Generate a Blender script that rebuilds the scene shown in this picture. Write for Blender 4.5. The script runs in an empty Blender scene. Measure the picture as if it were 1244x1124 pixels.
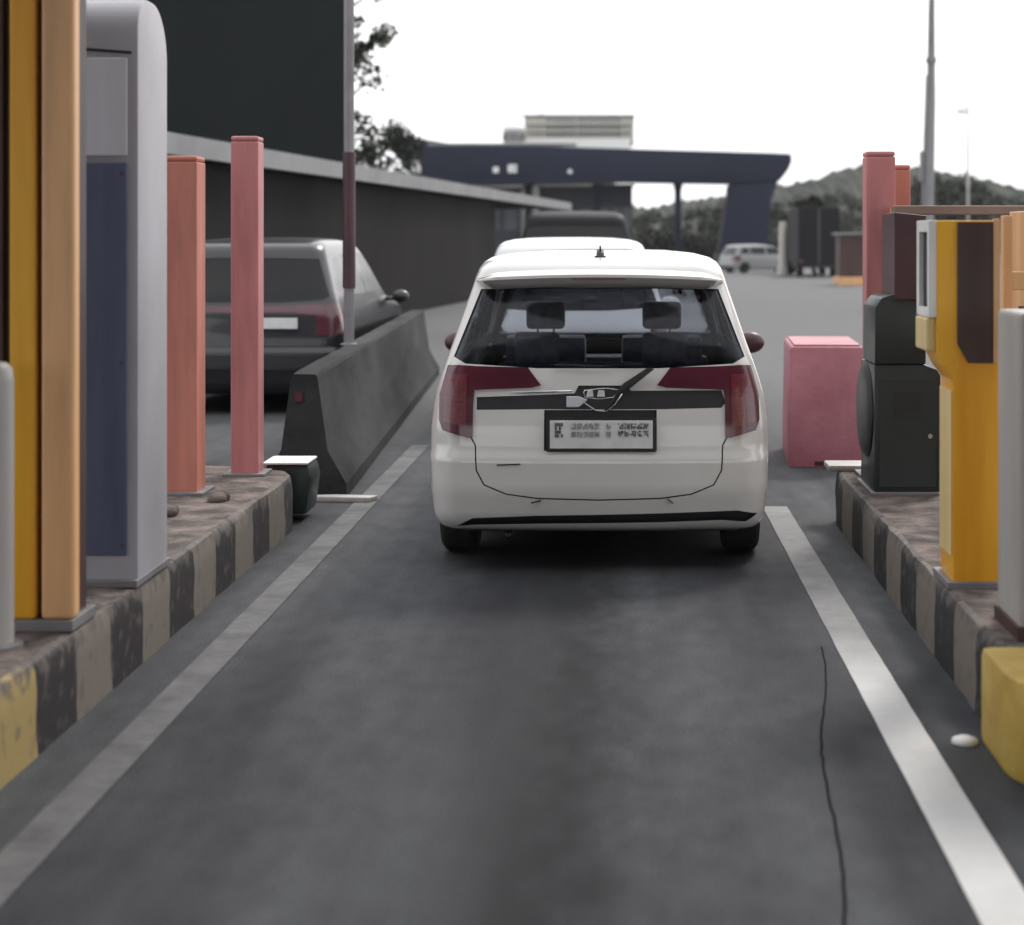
import bpy, bmesh, math, random
from mathutils import Vector, Matrix
from mathutils.bvhtree import BVHTree
from mathutils.interpolate import poly_3d_calc
R = math.radians
random.seed(7)
sc = bpy.context.scene
COL = sc.collection

# ---------------------------------------------------------------- camera, world, sun, exposure
F = 2100.0; CX = 755.0; CY = 290.0; H = 1.63          # focal length in photo pixels, vanishing point, eye height
cam_d = bpy.data.cameras.new('camera'); cam = bpy.data.objects.new('camera', cam_d); COL.objects.link(cam)
cam.location = (0, 0, H); cam.rotation_euler = (R(90), 0, 0)
cam_d.sensor_width = 36; cam_d.lens = F/1244*36
cam_d.shift_x = -(CX-622)/1244; cam_d.shift_y = -(562-CY)/1244
cam_d.clip_end = 3000; cam_d.clip_start = 0.05
cam_d.dof.use_dof = True; cam_d.dof.focus_distance = 8.9; cam_d.dof.aperture_fstop = 2.0
sc.camera = cam

SUN_EL, SUN_AZ = 48, 28       # azimuth from the view direction (+Y) to the right
w = bpy.data.worlds.new('World'); sc.world = w; w.use_nodes = True
nt = w.node_tree; nt.nodes.clear()
out = nt.nodes.new('ShaderNodeOutputWorld'); bg = nt.nodes.new('ShaderNodeBackground')
sky = nt.nodes.new('ShaderNodeTexSky'); sky.sky_type = 'NISHITA'; sky.sun_disc = False
sky.sun_elevation = R(SUN_EL); sky.sun_rotation = R(SUN_AZ); sky.air_density = 1.0; sky.dust_density = 6.0
tc = nt.nodes.new('ShaderNodeTexCoord'); mp = nt.nodes.new('ShaderNodeMapping'); mp.inputs['Scale'].default_value = (1.2, 1.2, 4.0)
nz = nt.nodes.new('ShaderNodeTexNoise'); nz.inputs['Scale'].default_value = 1.6; nz.inputs['Detail'].default_value = 6
cr = nt.nodes.new('ShaderNodeValToRGB')
cr.color_ramp.elements[0].position = 0.3; cr.color_ramp.elements[0].color = (10.3, 10.45, 10.7, 1)
cr.color_ramp.elements[1].position = 0.7; cr.color_ramp.elements[1].color = (13.0, 13.0, 13.1, 1)
mx = nt.nodes.new('ShaderNodeMixRGB'); mx.inputs['Fac'].default_value = 0.88     # a closed cloud deck over the clear sky
nt.links.new(tc.outputs['Generated'], mp.inputs['Vector']); nt.links.new(mp.outputs[0], nz.inputs['Vector'])
nt.links.new(nz.outputs['Fac'], cr.inputs['Fac'])
nt.links.new(sky.outputs[0], mx.inputs[1]); nt.links.new(cr.outputs[0], mx.inputs[2])
nt.links.new(mx.outputs[0], bg.inputs['Color']); bg.inputs['Strength'].default_value = 0.11
nt.links.new(bg.outputs[0], out.inputs[0])

sl = bpy.data.lights.new('sun', 'SUN'); so = bpy.data.objects.new('sun', sl); COL.objects.link(so)
sl.energy = 1.5; sl.angle = R(12); sl.color = (1, 0.96, 0.9)
so.rotation_euler = (R(90-SUN_EL), 0, R(180-SUN_AZ)); so.location = (0, 0, 30)
sc.view_settings.view_transform = 'Standard'; sc.view_settings.look = 'None'
sc.view_settings.gamma = 1; sc.view_settings.exposure = 0.5

# ---------------------------------------------------------------- materials
def mat(name, col, rough=0.6, metal=0.0, var=0.12, scale=6.0, bump=0.0, bscale=60.0, coat=0.0, spec=0.5, col2=None, stretch=(1, 1, 1), lo=0.35, hi=0.65):
    m = bpy.data.materials.new(name); m.use_nodes = True
    n = m.node_tree; b = n.nodes['Principled BSDF']
    b.inputs['Roughness'].default_value = rough; b.inputs['Metallic'].default_value = metal
    b.inputs['Coat Weight'].default_value = coat; b.inputs['Coat Roughness'].default_value = 0.08
    b.inputs['Specular IOR Level'].default_value = spec
    t = n.nodes.new('ShaderNodeTexCoord'); mp = n.nodes.new('ShaderNodeMapping'); mp.inputs['Scale'].default_value = stretch
    z = n.nodes.new('ShaderNodeTexNoise'); z.inputs['Scale'].default_value = scale; z.inputs['Detail'].default_value = 7; z.inputs['Roughness'].default_value = 0.6
    r = n.nodes.new('ShaderNodeValToRGB')
    c2 = col2 if col2 else tuple(min(1, c*(1+var)) for c in col)
    c1 = col if col2 else tuple(c*(1-var) for c in col)
    r.color_ramp.elements[0].position = lo; r.color_ramp.elements[0].color = (*c1, 1)
    r.color_ramp.elements[1].position = hi; r.color_ramp.elements[1].color = (*c2, 1)
    n.links.new(t.outputs['Object'], mp.inputs[0]); n.links.new(mp.outputs[0], z.inputs['Vector'])
    n.links.new(z.outputs['Fac'], r.inputs[0]); n.links.new(r.outputs[0], b.inputs['Base Color'])
    if bump:
        z2 = n.nodes.new('ShaderNodeTexNoise'); z2.inputs['Scale'].default_value = bscale; z2.inputs['Detail'].default_value = 5
        bp = n.nodes.new('ShaderNodeBump'); bp.inputs['Strength'].default_value = bump; bp.inputs['Distance'].default_value = 0.02
        n.links.new(t.outputs['Object'], z2.inputs['Vector']); n.links.new(z2.outputs['Fac'], bp.inputs['Height'])
        n.links.new(bp.outputs[0], b.inputs['Normal'])
    return m

def glass(name, tint, rough=0.02, ior=1.45):
    m = bpy.data.materials.new(name); m.use_nodes = True
    n = m.node_tree; n.nodes.clear()
    o = n.nodes.new('ShaderNodeOutputMaterial'); tr = n.nodes.new('ShaderNodeBsdfTransparent'); tr.inputs[0].default_value = (*tint, 1)
    gl = n.nodes.new('ShaderNodeBsdfGlossy'); gl.inputs['Roughness'].default_value = rough
    fr = n.nodes.new('ShaderNodeFresnel'); fr.inputs['IOR'].default_value = ior
    ms = n.nodes.new('ShaderNodeMixShader')
    n.links.new(fr.outputs[0], ms.inputs[0]); n.links.new(tr.outputs[0], ms.inputs[1]); n.links.new(gl.outputs[0], ms.inputs[2])
    n.links.new(ms.outputs[0], o.inputs[0])
    return m

M = {}
def _mats():
    M['white_paint'] = mat('white_car_paint', (0.60, 0.59, 0.57), 0.22, 0, 0.03, 1.6, coat=0.9, spec=0.5, stretch=(1, 1, 3))
    M['white_paint_b'] = mat('white_car_paint_b', (0.62, 0.62, 0.62), 0.3, 0, 0.04, 1.5, coat=0.5)
    M['dull_pale'] = mat('dull_pale_paint', (0.26, 0.26, 0.26), 0.5, 0, 0.06, 1.5)
    M['grey_paint'] = mat('grey_car_paint', (0.022, 0.022, 0.026), 0.3, 0.3, 0.10, 1.5, coat=0.5)
    M['black_paint'] = mat('black_car_paint', (0.010, 0.010, 0.012), 0.6, 0, 0.10, 1.5, spec=0.2)
    M['dark_in'] = mat('dark_interior', (0.018, 0.018, 0.02), 0.8, 0, 0.2, 8)
    M['seat_cloth'] = mat('seat_cloth', (0.14, 0.14, 0.16), 0.9, 0, 0.25, 20)
    M['black_plastic'] = mat('black_plastic', (0.014, 0.014, 0.017), 0.45, 0, 0.2, 9)
    M['rubber'] = mat('rubber', (0.012, 0.012, 0.013), 0.85, 0, 0.3, 14, bump=0.2)
    M['rim'] = mat('rim_metal', (0.32, 0.32, 0.34), 0.35, 0.8, 0.1, 8)
    M['chrome'] = mat('chrome', (0.6, 0.6, 0.62), 0.14, 1.0, 0.05, 8)
    M['lamp_red'] = mat('tail_lamp_red', (0.080, 0.014, 0.026), 0.22, 0, 0.25, 2, coat=0.6, stretch=(1, 1, 2))
    M['lens_red'] = mat('lens_red', (0.13, 0.022, 0.034), 0.12, 0, 0.2, 30, coat=0.8, stretch=(1, 1, 3), bump=.15, bscale=120)
    M['plate_white'] = mat('plate_white', (0.66, 0.66, 0.66), 0.5, 0, 0.08, 14)
    M['plate_ink'] = mat('plate_ink', (0.10, 0.10, 0.12), 0.6, 0, 0.5, 60)
    M['plate_ink_faint'] = mat('plate_ink_faint', (0.30, 0.30, 0.31), 0.6, 0, 0.3, 60)
    M['tint'] = glass('tinted_glass', (0.74, 0.76, 0.81), .02, 1.28); M['tint_dark'] = glass('dark_tinted_glass', (0.12, 0.12, 0.14)); M['side_glass'] = glass('side_glass', (0.5, 0.52, 0.55)); M['bright_glass'] = glass('reflecting_side_glass', (0.3, 0.3, 0.3), .25)
    M['bright_glass'].node_tree.nodes['Fresnel'].inputs['IOR'].default_value = 8.0
    M['clear'] = glass('clear_glass', (0.96, 0.97, 0.97), .02, 1.15)
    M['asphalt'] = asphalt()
    M['asphalt_far'] = mat('asphalt_pale', (0.20, 0.20, 0.20), 0.75, 0, 0.12, 0.12, bump=0.3, bscale=40)
    M['line'] = paint_line()
    M['crack'] = mat('crack_tar', (0.003, 0.003, 0.003), 0.95, 0, 0.3, 20, spec=0.0)
    M['kerb_l'] = kerb_mat('kerb_left', 5.04, 5.5); M['kerb_r'] = kerb_mat('kerb_right', 5.15, 5.62)
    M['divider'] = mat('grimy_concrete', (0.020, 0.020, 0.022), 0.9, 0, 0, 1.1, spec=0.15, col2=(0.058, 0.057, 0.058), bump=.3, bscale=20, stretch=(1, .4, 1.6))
    M['kerb_yellow'] = mat('kerb_yellow', (0.40, 0.25, 0.04), 0.6, 0, 0, 3, bump=.2, bscale=20, col2=(0.60, 0.44, 0.12))
    M['isl_top'] = mat('island_concrete', (0.045, 0.037, 0.034), 0.9, 0, 0, 6, bump=0.8, bscale=40, col2=(0.24, 0.185, 0.165), lo=0.40, hi=0.75)
    M['yellow'] = mat('yellow_enamel', (0.72, 0.31, 0.018), 0.34, 0, 0, 1.2, spec=0.3, col2=(0.82, 0.43, 0.035), stretch=(6, 6, 0.6), bump=0.05)
    M['yellow_pale'] = mat('pale_yellow_enamel', (0.66, 0.50, 0.22), 0.4, 0, 0.12, 2, stretch=(4, 4, 0.5))
    M['tan'] = mat('tan_enamel', (0.68, 0.38, 0.18), 0.45, 0, 0.16, 1.6, stretch=(5, 5, 0.5))
    M['brown'] = mat('brown_recess', (0.05, 0.022, 0.018), 0.5, 0, 0.3, 2, stretch=(4, 4, 0.5))
    M['beam_brown'] = mat('beam_brown', (0.22, 0.15, 0.12), 0.55, 0, 0.2, 2)
    M['maroon'] = mat('maroon_panel', (0.045, 0.014, 0.020), 0.4, 0, 0.35, 2)
    M['silver'] = mat('silver_sheet', (0.62, 0.62, 0.66), 0.42, 0.15, 0.08, 1.5, stretch=(4, 4, 0.4))
    M['silver_dull'] = mat('dull_silver', (0.36, 0.34, 0.36), 0.45, 0.1, 0, 0.8, col2=(0.46, 0.455, 0.49), stretch=(2, 2, 1))
    M['blue'] = mat('slate_blue_panel', (0.10, 0.115, 0.185), 0.4, 0.1, 0.22, 1.4, stretch=(5, 5, 0.5))
    M['red'] = mat('red_post_paint', (0.46, 0.165, 0.12), 0.5, 0, 0.20, 2.5, stretch=(3, 3, 0.4))
    M['red_pink'] = mat('faded_red_paint', (0.44, 0.165, 0.165), 0.5, 0, 0.2, 2.5, stretch=(3, 3, 0.4))
    M['barrier'] = mat('red_plastic', (0.30, 0.10, 0.125), 0.5, 0, 0, 3, col2=(0.38, 0.15, 0.18), bump=0.15, bscale=25)
    M['dkgreen'] = mat('dark_green_enamel', (0.016, 0.024, 0.024), 0.4, 0, 0.25, 2)
    M['grey_metal'] = mat('grey_galvanised', (0.19, 0.18, 0.19), 0.5, 0.2, 0.2, 3)
    M['pale_grey'] = mat('pale_grey_enamel', (0.38, 0.36, 0.34), 0.45, 0, 0.10, 2, stretch=(3, 3, 0.5))
    M['fascia'] = mat('grey_fascia', (0.20, 0.20, 0.205), 0.6, 0, 0.15, 1.0)
    M['darkwall'] = mat('dark_wall', (0.014, 0.0125, 0.0125), 0.9, 0, 0.35, 0.25, spec=0.1)
    M['darktower'] = mat('dark_cladding', (0.012, 0.015, 0.015), 0.8, 0, 0.15, 0.2, spec=0.15)
    M['navy'] = mat('navy_fascia', (0.012, 0.015, 0.032), 0.65, 0, 0.18, 0.15, spec=0.2)
    M['navy_booth'] = mat('booth_panel', (0.03, 0.034, 0.05), 0.6, 0, 0.3, 0.5)
    M['white'] = mat('white_panel', (0.72, 0.72, 0.7), 0.5, 0, 0.06, 3)
    M['beige'] = mat('beige_render', (0.40, 0.385, 0.34), 0.8, 0, 0.08, 0.15)
    M['window'] = mat('window_dark', (0.10, 0.11, 0.12), 0.25, 0, 0.2, 0.5)
    M['leaf'] = mat('leaf_dark', (0.030, 0.038, 0.024), 0.75, 0, 0, 0.9, col2=(0.075, 0.085, 0.06), spec=0.2)
    M['leaf_b'] = mat('leaf_grey_green', (0.020, 0.024, 0.018), 0.8, 0, 0, 0.6, col2=(0.056, 0.062, 0.050), spec=0.2)
    M['leaf_dense'] = mat('leaf_dense', (0.012, 0.014, 0.010), 0.8, 0, 0, 0.6, col2=(0.03, 0.034, 0.026), spec=0.1)
    M['bark'] = mat('bark', (0.05, 0.04, 0.032), 0.9, 0, 0.3, 6, bump=0.6)
    M['hill'] = mat('hill_forest', (0.024, 0.028, 0.022), 0.9, 0, 0, 0.05, col2=(0.055, 0.060, 0.048), bump=1.0, bscale=0.4, spec=0.1)
    M['earth'] = mat('earth', (0.09, 0.085, 0.075), 0.95, 0, 0.25, 0.08, bump=0.3, bscale=5)

def rgbn(n, c):
    q = n.nodes.new('ShaderNodeRGB'); q.outputs[0].default_value = (*c, 1); return q.outputs[0]
def asphalt():
    m = bpy.data.materials.new('asphalt'); m.use_nodes = True
    n = m.node_tree; b = n.nodes['Principled BSDF']; b.inputs['Roughness'].default_value = 0.8; b.inputs['Specular IOR Level'].default_value = 0.12
    t = n.nodes.new('ShaderNodeTexCoord')
    def noise(s, d, sc3=(1, 1, 1)):
        mp = n.nodes.new('ShaderNodeMapping'); mp.inputs['Scale'].default_value = sc3
        z = n.nodes.new('ShaderNodeTexNoise'); z.inputs['Scale'].default_value = s; z.inputs['Detail'].default_value = d
        n.links.new(t.outputs['Object'], mp.inputs[0]); n.links.new(mp.outputs[0], z.inputs['Vector']); return z
    big = noise(0.8, 4, (2.4, 0.22, 1)); fine = noise(110, 3); mid = noise(9, 5, (1, .5, 1))
    r = n.nodes.new('ShaderNodeValToRGB')
    r.color_ramp.elements[0].position = 0.35; r.color_ramp.elements[0].color = (0.034, 0.035, 0.040, 1)
    r.color_ramp.elements[1].position = 0.66; r.color_ramp.elements[1].color = (0.074, 0.077, 0.083, 1)
    n.links.new(big.outputs['Fac'], r.inputs[0])
    def mul(a, zn, lo, hi):
        q = n.nodes.new('ShaderNodeMapRange'); q.inputs['From Min'].default_value = .3; q.inputs['From Max'].default_value = .7
        q.inputs['To Min'].default_value = lo; q.inputs['To Max'].default_value = hi
        n.links.new(zn.outputs['Fac'], q.inputs['Value'])
        mm = n.nodes.new('ShaderNodeVectorMath'); mm.operation = 'SCALE'
        n.links.new(a, mm.inputs[0]); n.links.new(q.outputs[0], mm.inputs['Scale']); return mm.outputs[0]
    c = mul(r.outputs[0], mid, .84, 1.16); c = mul(c, fine, .72, 1.28)
    sx_ = n.nodes.new('ShaderNodeSeparateXYZ'); n.links.new(t.outputs['Object'], sx_.inputs[0])
    def M1(op, a, bb):
        q = n.nodes.new('ShaderNodeMath'); q.operation = op
        for k, v in ((0, a), (1, bb)):
            if isinstance(v, (int, float)): q.inputs[k].default_value = v
            else: n.links.new(v, q.inputs[k])
        return q.outputs[0]
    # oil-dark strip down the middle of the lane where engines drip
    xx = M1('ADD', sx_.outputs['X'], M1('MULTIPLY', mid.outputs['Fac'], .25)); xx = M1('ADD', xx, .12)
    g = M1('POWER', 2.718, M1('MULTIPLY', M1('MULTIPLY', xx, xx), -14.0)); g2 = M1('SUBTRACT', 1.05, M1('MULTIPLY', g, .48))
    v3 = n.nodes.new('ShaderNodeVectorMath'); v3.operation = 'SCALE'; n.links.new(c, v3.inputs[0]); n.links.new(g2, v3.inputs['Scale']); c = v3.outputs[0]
    # paler asphalt past the islands, with the open sky's brightness painted into its colour
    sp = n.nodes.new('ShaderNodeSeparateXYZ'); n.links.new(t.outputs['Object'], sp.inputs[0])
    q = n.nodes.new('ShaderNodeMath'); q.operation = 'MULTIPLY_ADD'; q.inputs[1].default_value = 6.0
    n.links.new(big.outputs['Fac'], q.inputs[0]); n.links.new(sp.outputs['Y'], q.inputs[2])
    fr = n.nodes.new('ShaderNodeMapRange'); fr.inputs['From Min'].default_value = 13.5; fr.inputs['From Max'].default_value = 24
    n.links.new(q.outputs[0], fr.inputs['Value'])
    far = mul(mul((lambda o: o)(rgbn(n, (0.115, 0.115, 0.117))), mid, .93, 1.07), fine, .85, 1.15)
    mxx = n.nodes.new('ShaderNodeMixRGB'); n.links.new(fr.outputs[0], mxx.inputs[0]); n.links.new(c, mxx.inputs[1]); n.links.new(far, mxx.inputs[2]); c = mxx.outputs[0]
    n.links.new(c, b.inputs['Base Color'])
    bp = n.nodes.new('ShaderNodeBump'); bp.inputs['Strength'].default_value = .35; bp.inputs['Distance'].default_value = .006
    n.links.new(fine.outputs['Fac'], bp.inputs['Height']); n.links.new(bp.outputs[0], b.inputs['Normal'])
    return m

def paint_line():
    m = bpy.data.materials.new('road_paint'); m.use_nodes = True
    n = m.node_tree; b = n.nodes['Principled BSDF']; b.inputs['Roughness'].default_value = 0.7
    t = n.nodes.new('ShaderNodeTexCoord'); z = n.nodes.new('ShaderNodeTexNoise'); z.inputs['Scale'].default_value = 4; z.inputs['Detail'].default_value = 12; z.inputs['Roughness'].default_value = 0.72
    at = n.nodes.new('ShaderNodeAttribute'); at.attribute_name = 'wear'
    ad = n.nodes.new('ShaderNodeMath'); ad.operation = 'MULTIPLY_ADD'; ad.inputs[1].default_value = .45
    n.links.new(t.outputs['Object'], z.inputs['Vector']); n.links.new(z.outputs['Fac'], ad.inputs[0]); n.links.new(at.outputs['Fac'], ad.inputs[2])
    r = n.nodes.new('ShaderNodeValToRGB')
    r.color_ramp.elements[0].position = 0.0; r.color_ramp.elements[0].color = (0.03, 0.03, 0.035, 1)
    r.color_ramp.elements[1].position = 1.0; r.color_ramp.elements[1].color = (0.60, 0.60, 0.60, 1)
    n.links.new(ad.outputs[0], r.inputs[0]); n.links.new(r.outputs[0], b.inputs['Base Color'])
    return m

def kerb_mat(name, y0, ynose):
    # alternating painted kerb blocks, 0.4 m each, worn; top edge scraped to bare concrete
    m = bpy.data.materials.new(name); m.use_nodes = True
    n = m.node_tree; b = n.nodes['Principled BSDF']; b.inputs['Roughness'].default_value = 0.75
    t = n.nodes.new('ShaderNodeTexCoord'); s = n.nodes.new('ShaderNodeSeparateXYZ'); n.links.new(t.outputs['Object'], s.inputs[0])
    z = n.nodes.new('ShaderNodeTexNoise'); z.inputs['Scale'].default_value = 5; z.inputs['Detail'].default_value = 7
    n.links.new(t.outputs['Object'], z.inputs['Vector'])
    def math_(op, a, bb=None, cval=None):
        q = n.nodes.new('ShaderNodeMath'); q.operation = op
        if isinstance(a, (int, float)): q.inputs[0].default_value = a
        else: n.links.new(a, q.inputs[0])
        if bb is not None:
            if isinstance(bb, (int, float)): q.inputs[1].default_value = bb
            else: n.links.new(bb, q.inputs[1])
        return q.outputs[0]
    wob = math_('MULTIPLY', math_('SUBTRACT', z.outputs['Fac'], 0.5), 0.05)
    fr = math_('FRACT', math_('DIVIDE', math_('ADD', math_('SUBTRACT', s.outputs['Y'], y0), wob), 0.8))
    yel = math_('LESS_THAN', fr, 0.5)
    far = n.nodes.new('ShaderNodeMapRange'); far.inputs['From Min'].default_value = ynose; far.inputs['From Max'].default_value = ynose+0.25
    n.links.new(s.outputs['Y'], far.inputs['Value'])
    def rgb(c):
        q = n.nodes.new('ShaderNodeRGB'); q.outputs[0].default_value = (*c, 1); return q.outputs[0]
    def mix(f, a, bb):
        q = n.nodes.new('ShaderNodeMixRGB')
        n.links.new(f, q.inputs[0]); n.links.new(a, q.inputs[1]); n.links.new(bb, q.inputs[2]); return q.outputs[0]
    ycol = mix(far.outputs[0], rgb((0.30, 0.22, 0.08)), rgb((0.145, 0.125, 0.105)))
    c = mix(yel, rgb((0.011, 0.009, 0.010)), ycol)
    r = n.nodes.new('ShaderNodeValToRGB'); r.color_ramp.elements[0].position = .55; r.color_ramp.elements[1].position = .75
    r.color_ramp.elements[0].color = (0, 0, 0, 1); r.color_ramp.elements[1].color = (1, 1, 1, 1)
    z3 = n.nodes.new('ShaderNodeTexNoise'); z3.inputs['Scale'].default_value = 14; z3.inputs['Detail'].default_value = 8
    n.links.new(t.outputs['Object'], z3.inputs['Vector'])
    hi = n.nodes.new('ShaderNodeMapRange'); hi.inputs['From Min'].default_value = .22; hi.inputs['From Max'].default_value = .3
    hi.inputs['To Max'].default_value = .22; n.links.new(s.outputs['Z'], hi.inputs['Value'])
    n.links.new(math_('ADD', z3.outputs['Fac'], hi.outputs[0]), r.inputs[0])
    c = mix(r.outputs[0], c, rgb((0.09, 0.075, 0.07)))
    n.links.new(c, b.inputs['Base Color'])
    bp = n.nodes.new('ShaderNodeBump'); bp.inputs['Strength'].default_value = .18; bp.inputs['Distance'].default_value = .01
    z4 = n.nodes.new('ShaderNodeTexNoise'); z4.inputs['Scale'].default_value = 25; n.links.new(t.outputs['Object'], z4.inputs['Vector'])
    n.links.new(z4.outputs['Fac'], bp.inputs['Height']); n.links.new(bp.outputs[0], b.inputs['Normal'])
    return m
_mats()

# ---------------------------------------------------------------- helpers
def px(x, d): return (x-CX)*d/F
def pz(y, d): return H-(y-CY)*d/F

def link(name, bm, m, parent=None, smooth=False, ang=None):
    me = bpy.data.meshes.new(name); bm.to_mesh(me); bm.free()
    for mm in (m if isinstance(m, (list, tuple)) else [m]): me.materials.append(mm)
    if smooth:
        for p in me.polygons: p.use_smooth = True
        if ang: me.set_sharp_from_angle(angle=R(ang))
    o = bpy.data.objects.new(name, me); COL.objects.link(o); o.parent = parent
    return o
def tag(o, label=None, cat=None, group=None, kind=None):
    if label: o['label'] = label
    if cat: o['category'] = cat
    if group: o['group'] = group
    if kind: o['kind'] = kind
    return o
def empty(name, loc, rz, label, cat, group=None):
    o = bpy.data.objects.new(name, None); COL.objects.link(o); o.empty_display_size = .2
    o.location = loc; o.rotation_euler = (0, 0, rz); return tag(o, label, cat, group)

def add_box(bm, x0, x1, y0, y1, z0, z1, bev=0.0, seg=2, mi=0):
    g = bmesh.ops.create_cube(bm, size=1)
    vs = g['verts']
    for v in vs:
        v.co = Vector(((x0+x1)/2+v.co.x*(x1-x0), (y0+y1)/2+v.co.y*(y1-y0), (z0+z1)/2+v.co.z*(z1-z0)))
    fs = list({f for v in vs for f in v.link_faces})
    for f in fs: f.material_index = mi
    if bev:
        es = list({e for v in vs for e in v.link_edges})
        bmesh.ops.bevel(bm, geom=es, offset=bev, segments=seg, affect='EDGES', profile=.6)
    return bm
def box(*a, **k): return add_box(bmesh.new(), *a, **k)
def add_prism(bm, pts, axis, a, b, bev=0.0):
    """extrude a 2-D outline. axis 'y': pts are (x,z); axis 'x': pts are (y,z); axis 'z': pts are (x,y)"""
    def P(p, t):
        return {'y': (p[0], t, p[1]), 'x': (t, p[0], p[1]), 'z': (p[0], p[1], t)}[axis]
    v0 = [bm.verts.new(P(p, a)) for p in pts]; v1 = [bm.verts.new(P(p, b)) for p in pts]
    fs = [bm.faces.new(v0), bm.faces.new(v1)]
    for i in range(len(pts)):
        j = (i+1) % len(pts); fs.append(bm.faces.new((v0[i], v0[j], v1[j], v1[i])))
    bmesh.ops.recalc_face_normals(bm, faces=fs)
    if bev:
        es = list({e for f in fs for e in f.edges})
        bmesh.ops.bevel(bm, geom=es, offset=bev, segments=2, affect='EDGES', profile=.6)
    return bm
def prism(*a, **k): return add_prism(bmesh.new(), *a, **k)
def add_tube(bm, pts, rad, n=8):
    rings = []
    for i, p in enumerate(pts):
        p = Vector(p); r = rad[i] if isinstance(rad, (list, tuple)) else rad
        d = (Vector(pts[min(i+1, len(pts)-1)])-Vector(pts[max(i-1, 0)])).normalized()
        u = d.orthogonal().normalized() if abs(d.z) < .99 else Vector((1, 0, 0)); u = (u-d*u.dot(d)).normalized(); v = d.cross(u)
        rings.append([bm.verts.new(p+r*(math.cos(2*math.pi*k/n)*u+math.sin(2*math.pi*k/n)*v)) for k in range(n)])
    fs = []
    for a, b in zip(rings, rings[1:]):
        # match ring start to limit twisting
        off = min(range(n), key=lambda s: (b[s].co-a[0].co).length)
        b2 = b[off:]+b[:off]; b[:] = b2
        for k in range(n): fs.append(bm.faces.new((a[k], a[(k+1) % n], b[(k+1) % n], b[k])))
    fs.append(bm.faces.new(rings[0][::-1])); fs.append(bm.faces.new(rings[-1]))
    bmesh.ops.recalc_face_normals(bm, faces=fs)
    return bm
def tube(*a, **k): return add_tube(bmesh.new(), *a, **k)
def add_lathe(bm, prof, c, axis='z', n=32):
    rings = []
    for r, h in prof:
        ring = []
        for k in range(n):
            a = 2*math.pi*k/n
            if axis == 'z': co = (c[0]+r*math.cos(a), c[1]+r*math.sin(a), c[2]+h)
            else: co = (c[0]+h, c[1]+r*math.cos(a), c[2]+r*math.sin(a))
            ring.append(bm.verts.new(co))
        rings.append(ring)
    fs = []
    for a, b in zip(rings, rings[1:]):
        for k in range(n): fs.append(bm.faces.new((a[k], a[(k+1) % n], b[(k+1) % n], b[k])))
    fs.append(bm.faces.new(rings[0][::-1])); fs.append(bm.faces.new(rings[-1]))
    bmesh.ops.recalc_face_normals(bm, faces=fs)
    return bm
def grid_sheet(x0, x1, y0, y1, z, nx=1, ny=1, fn=None):
    bm = bmesh.new(); V = []
    for j in range(ny+1):
        V.append([bm.verts.new((x0+(x1-x0)*i/nx, y0+(y1-y0)*j/ny, z)) for i in range(nx+1)])
    for j in range(ny):
        for i in range(nx): bm.faces.new((V[j][i], V[j][i+1], V[j+1][i+1], V[j+1][i]))
    if fn:
        for v in bm.verts: fn(v)
    return bm

# ---------------------------------------------------------------- ground, road
tag(link('ground', grid_sheet(-900, 900, -200, 1500, -0.02, 8, 8), M['earth']), kind='structure')
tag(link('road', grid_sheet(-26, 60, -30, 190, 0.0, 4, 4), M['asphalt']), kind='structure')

def road_line(xa, xb, w0, w1, d0, d1, wear_fn):
    bm = bmesh.new(); n = 60; rows = []
    rr = random.Random(int(abs(xa)*100))
    for i in range(n+1):
        t = i/n; d = d0+(d1-d0)*t; c = xa+(xb-xa)*t; ww = (w0+(w1-w0)*t)/2
        j = lambda: rr.uniform(-.0012, .0012)
        rows.append((bm.verts.new((c-ww+j(), d, .004)), bm.verts.new((c+ww+j(), d, .004))))
    for a, b in zip(rows, rows[1:]): bm.faces.new((a[0], a[1], b[1], b[0]))
    o = link('lane_line', bm, M['line'])
    at = o.data.attributes.new('wear', 'FLOAT', 'POINT')
    for v in o.data.vertices: at.data[v.index].value = wear_fn(v.co.y)
    return tag(o, kind='structure')
road_line(-1.58, -1.58, .135, .135, 1.5, 13.6, lambda y: -0.13)
road_line(0.93, 0.93, .15, .15, 1.5, 10.5, lambda y: 0.62 if y < 6.2 else max(.02, .62-(y-6.2)*.62))
# the long crack in the asphalt
bm = bmesh.new(); pts = []
for i in range(41):
    t = i/40; d = 3.9+3.0*t
    x = .50+.29*t+.018*math.sin(t*9)+random.uniform(-.003, .003); ww = .0038*(1-.5*t)
    pts.append((bm.verts.new((x-ww, d, .003)), bm.verts.new((x+ww, d, .003))))
for a, b in zip(pts, pts[1:]): bm.faces.new((a[0], a[1], b[1], b[0]))
tag(link('road_crack', bm, M['crack']), kind='structure')

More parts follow.
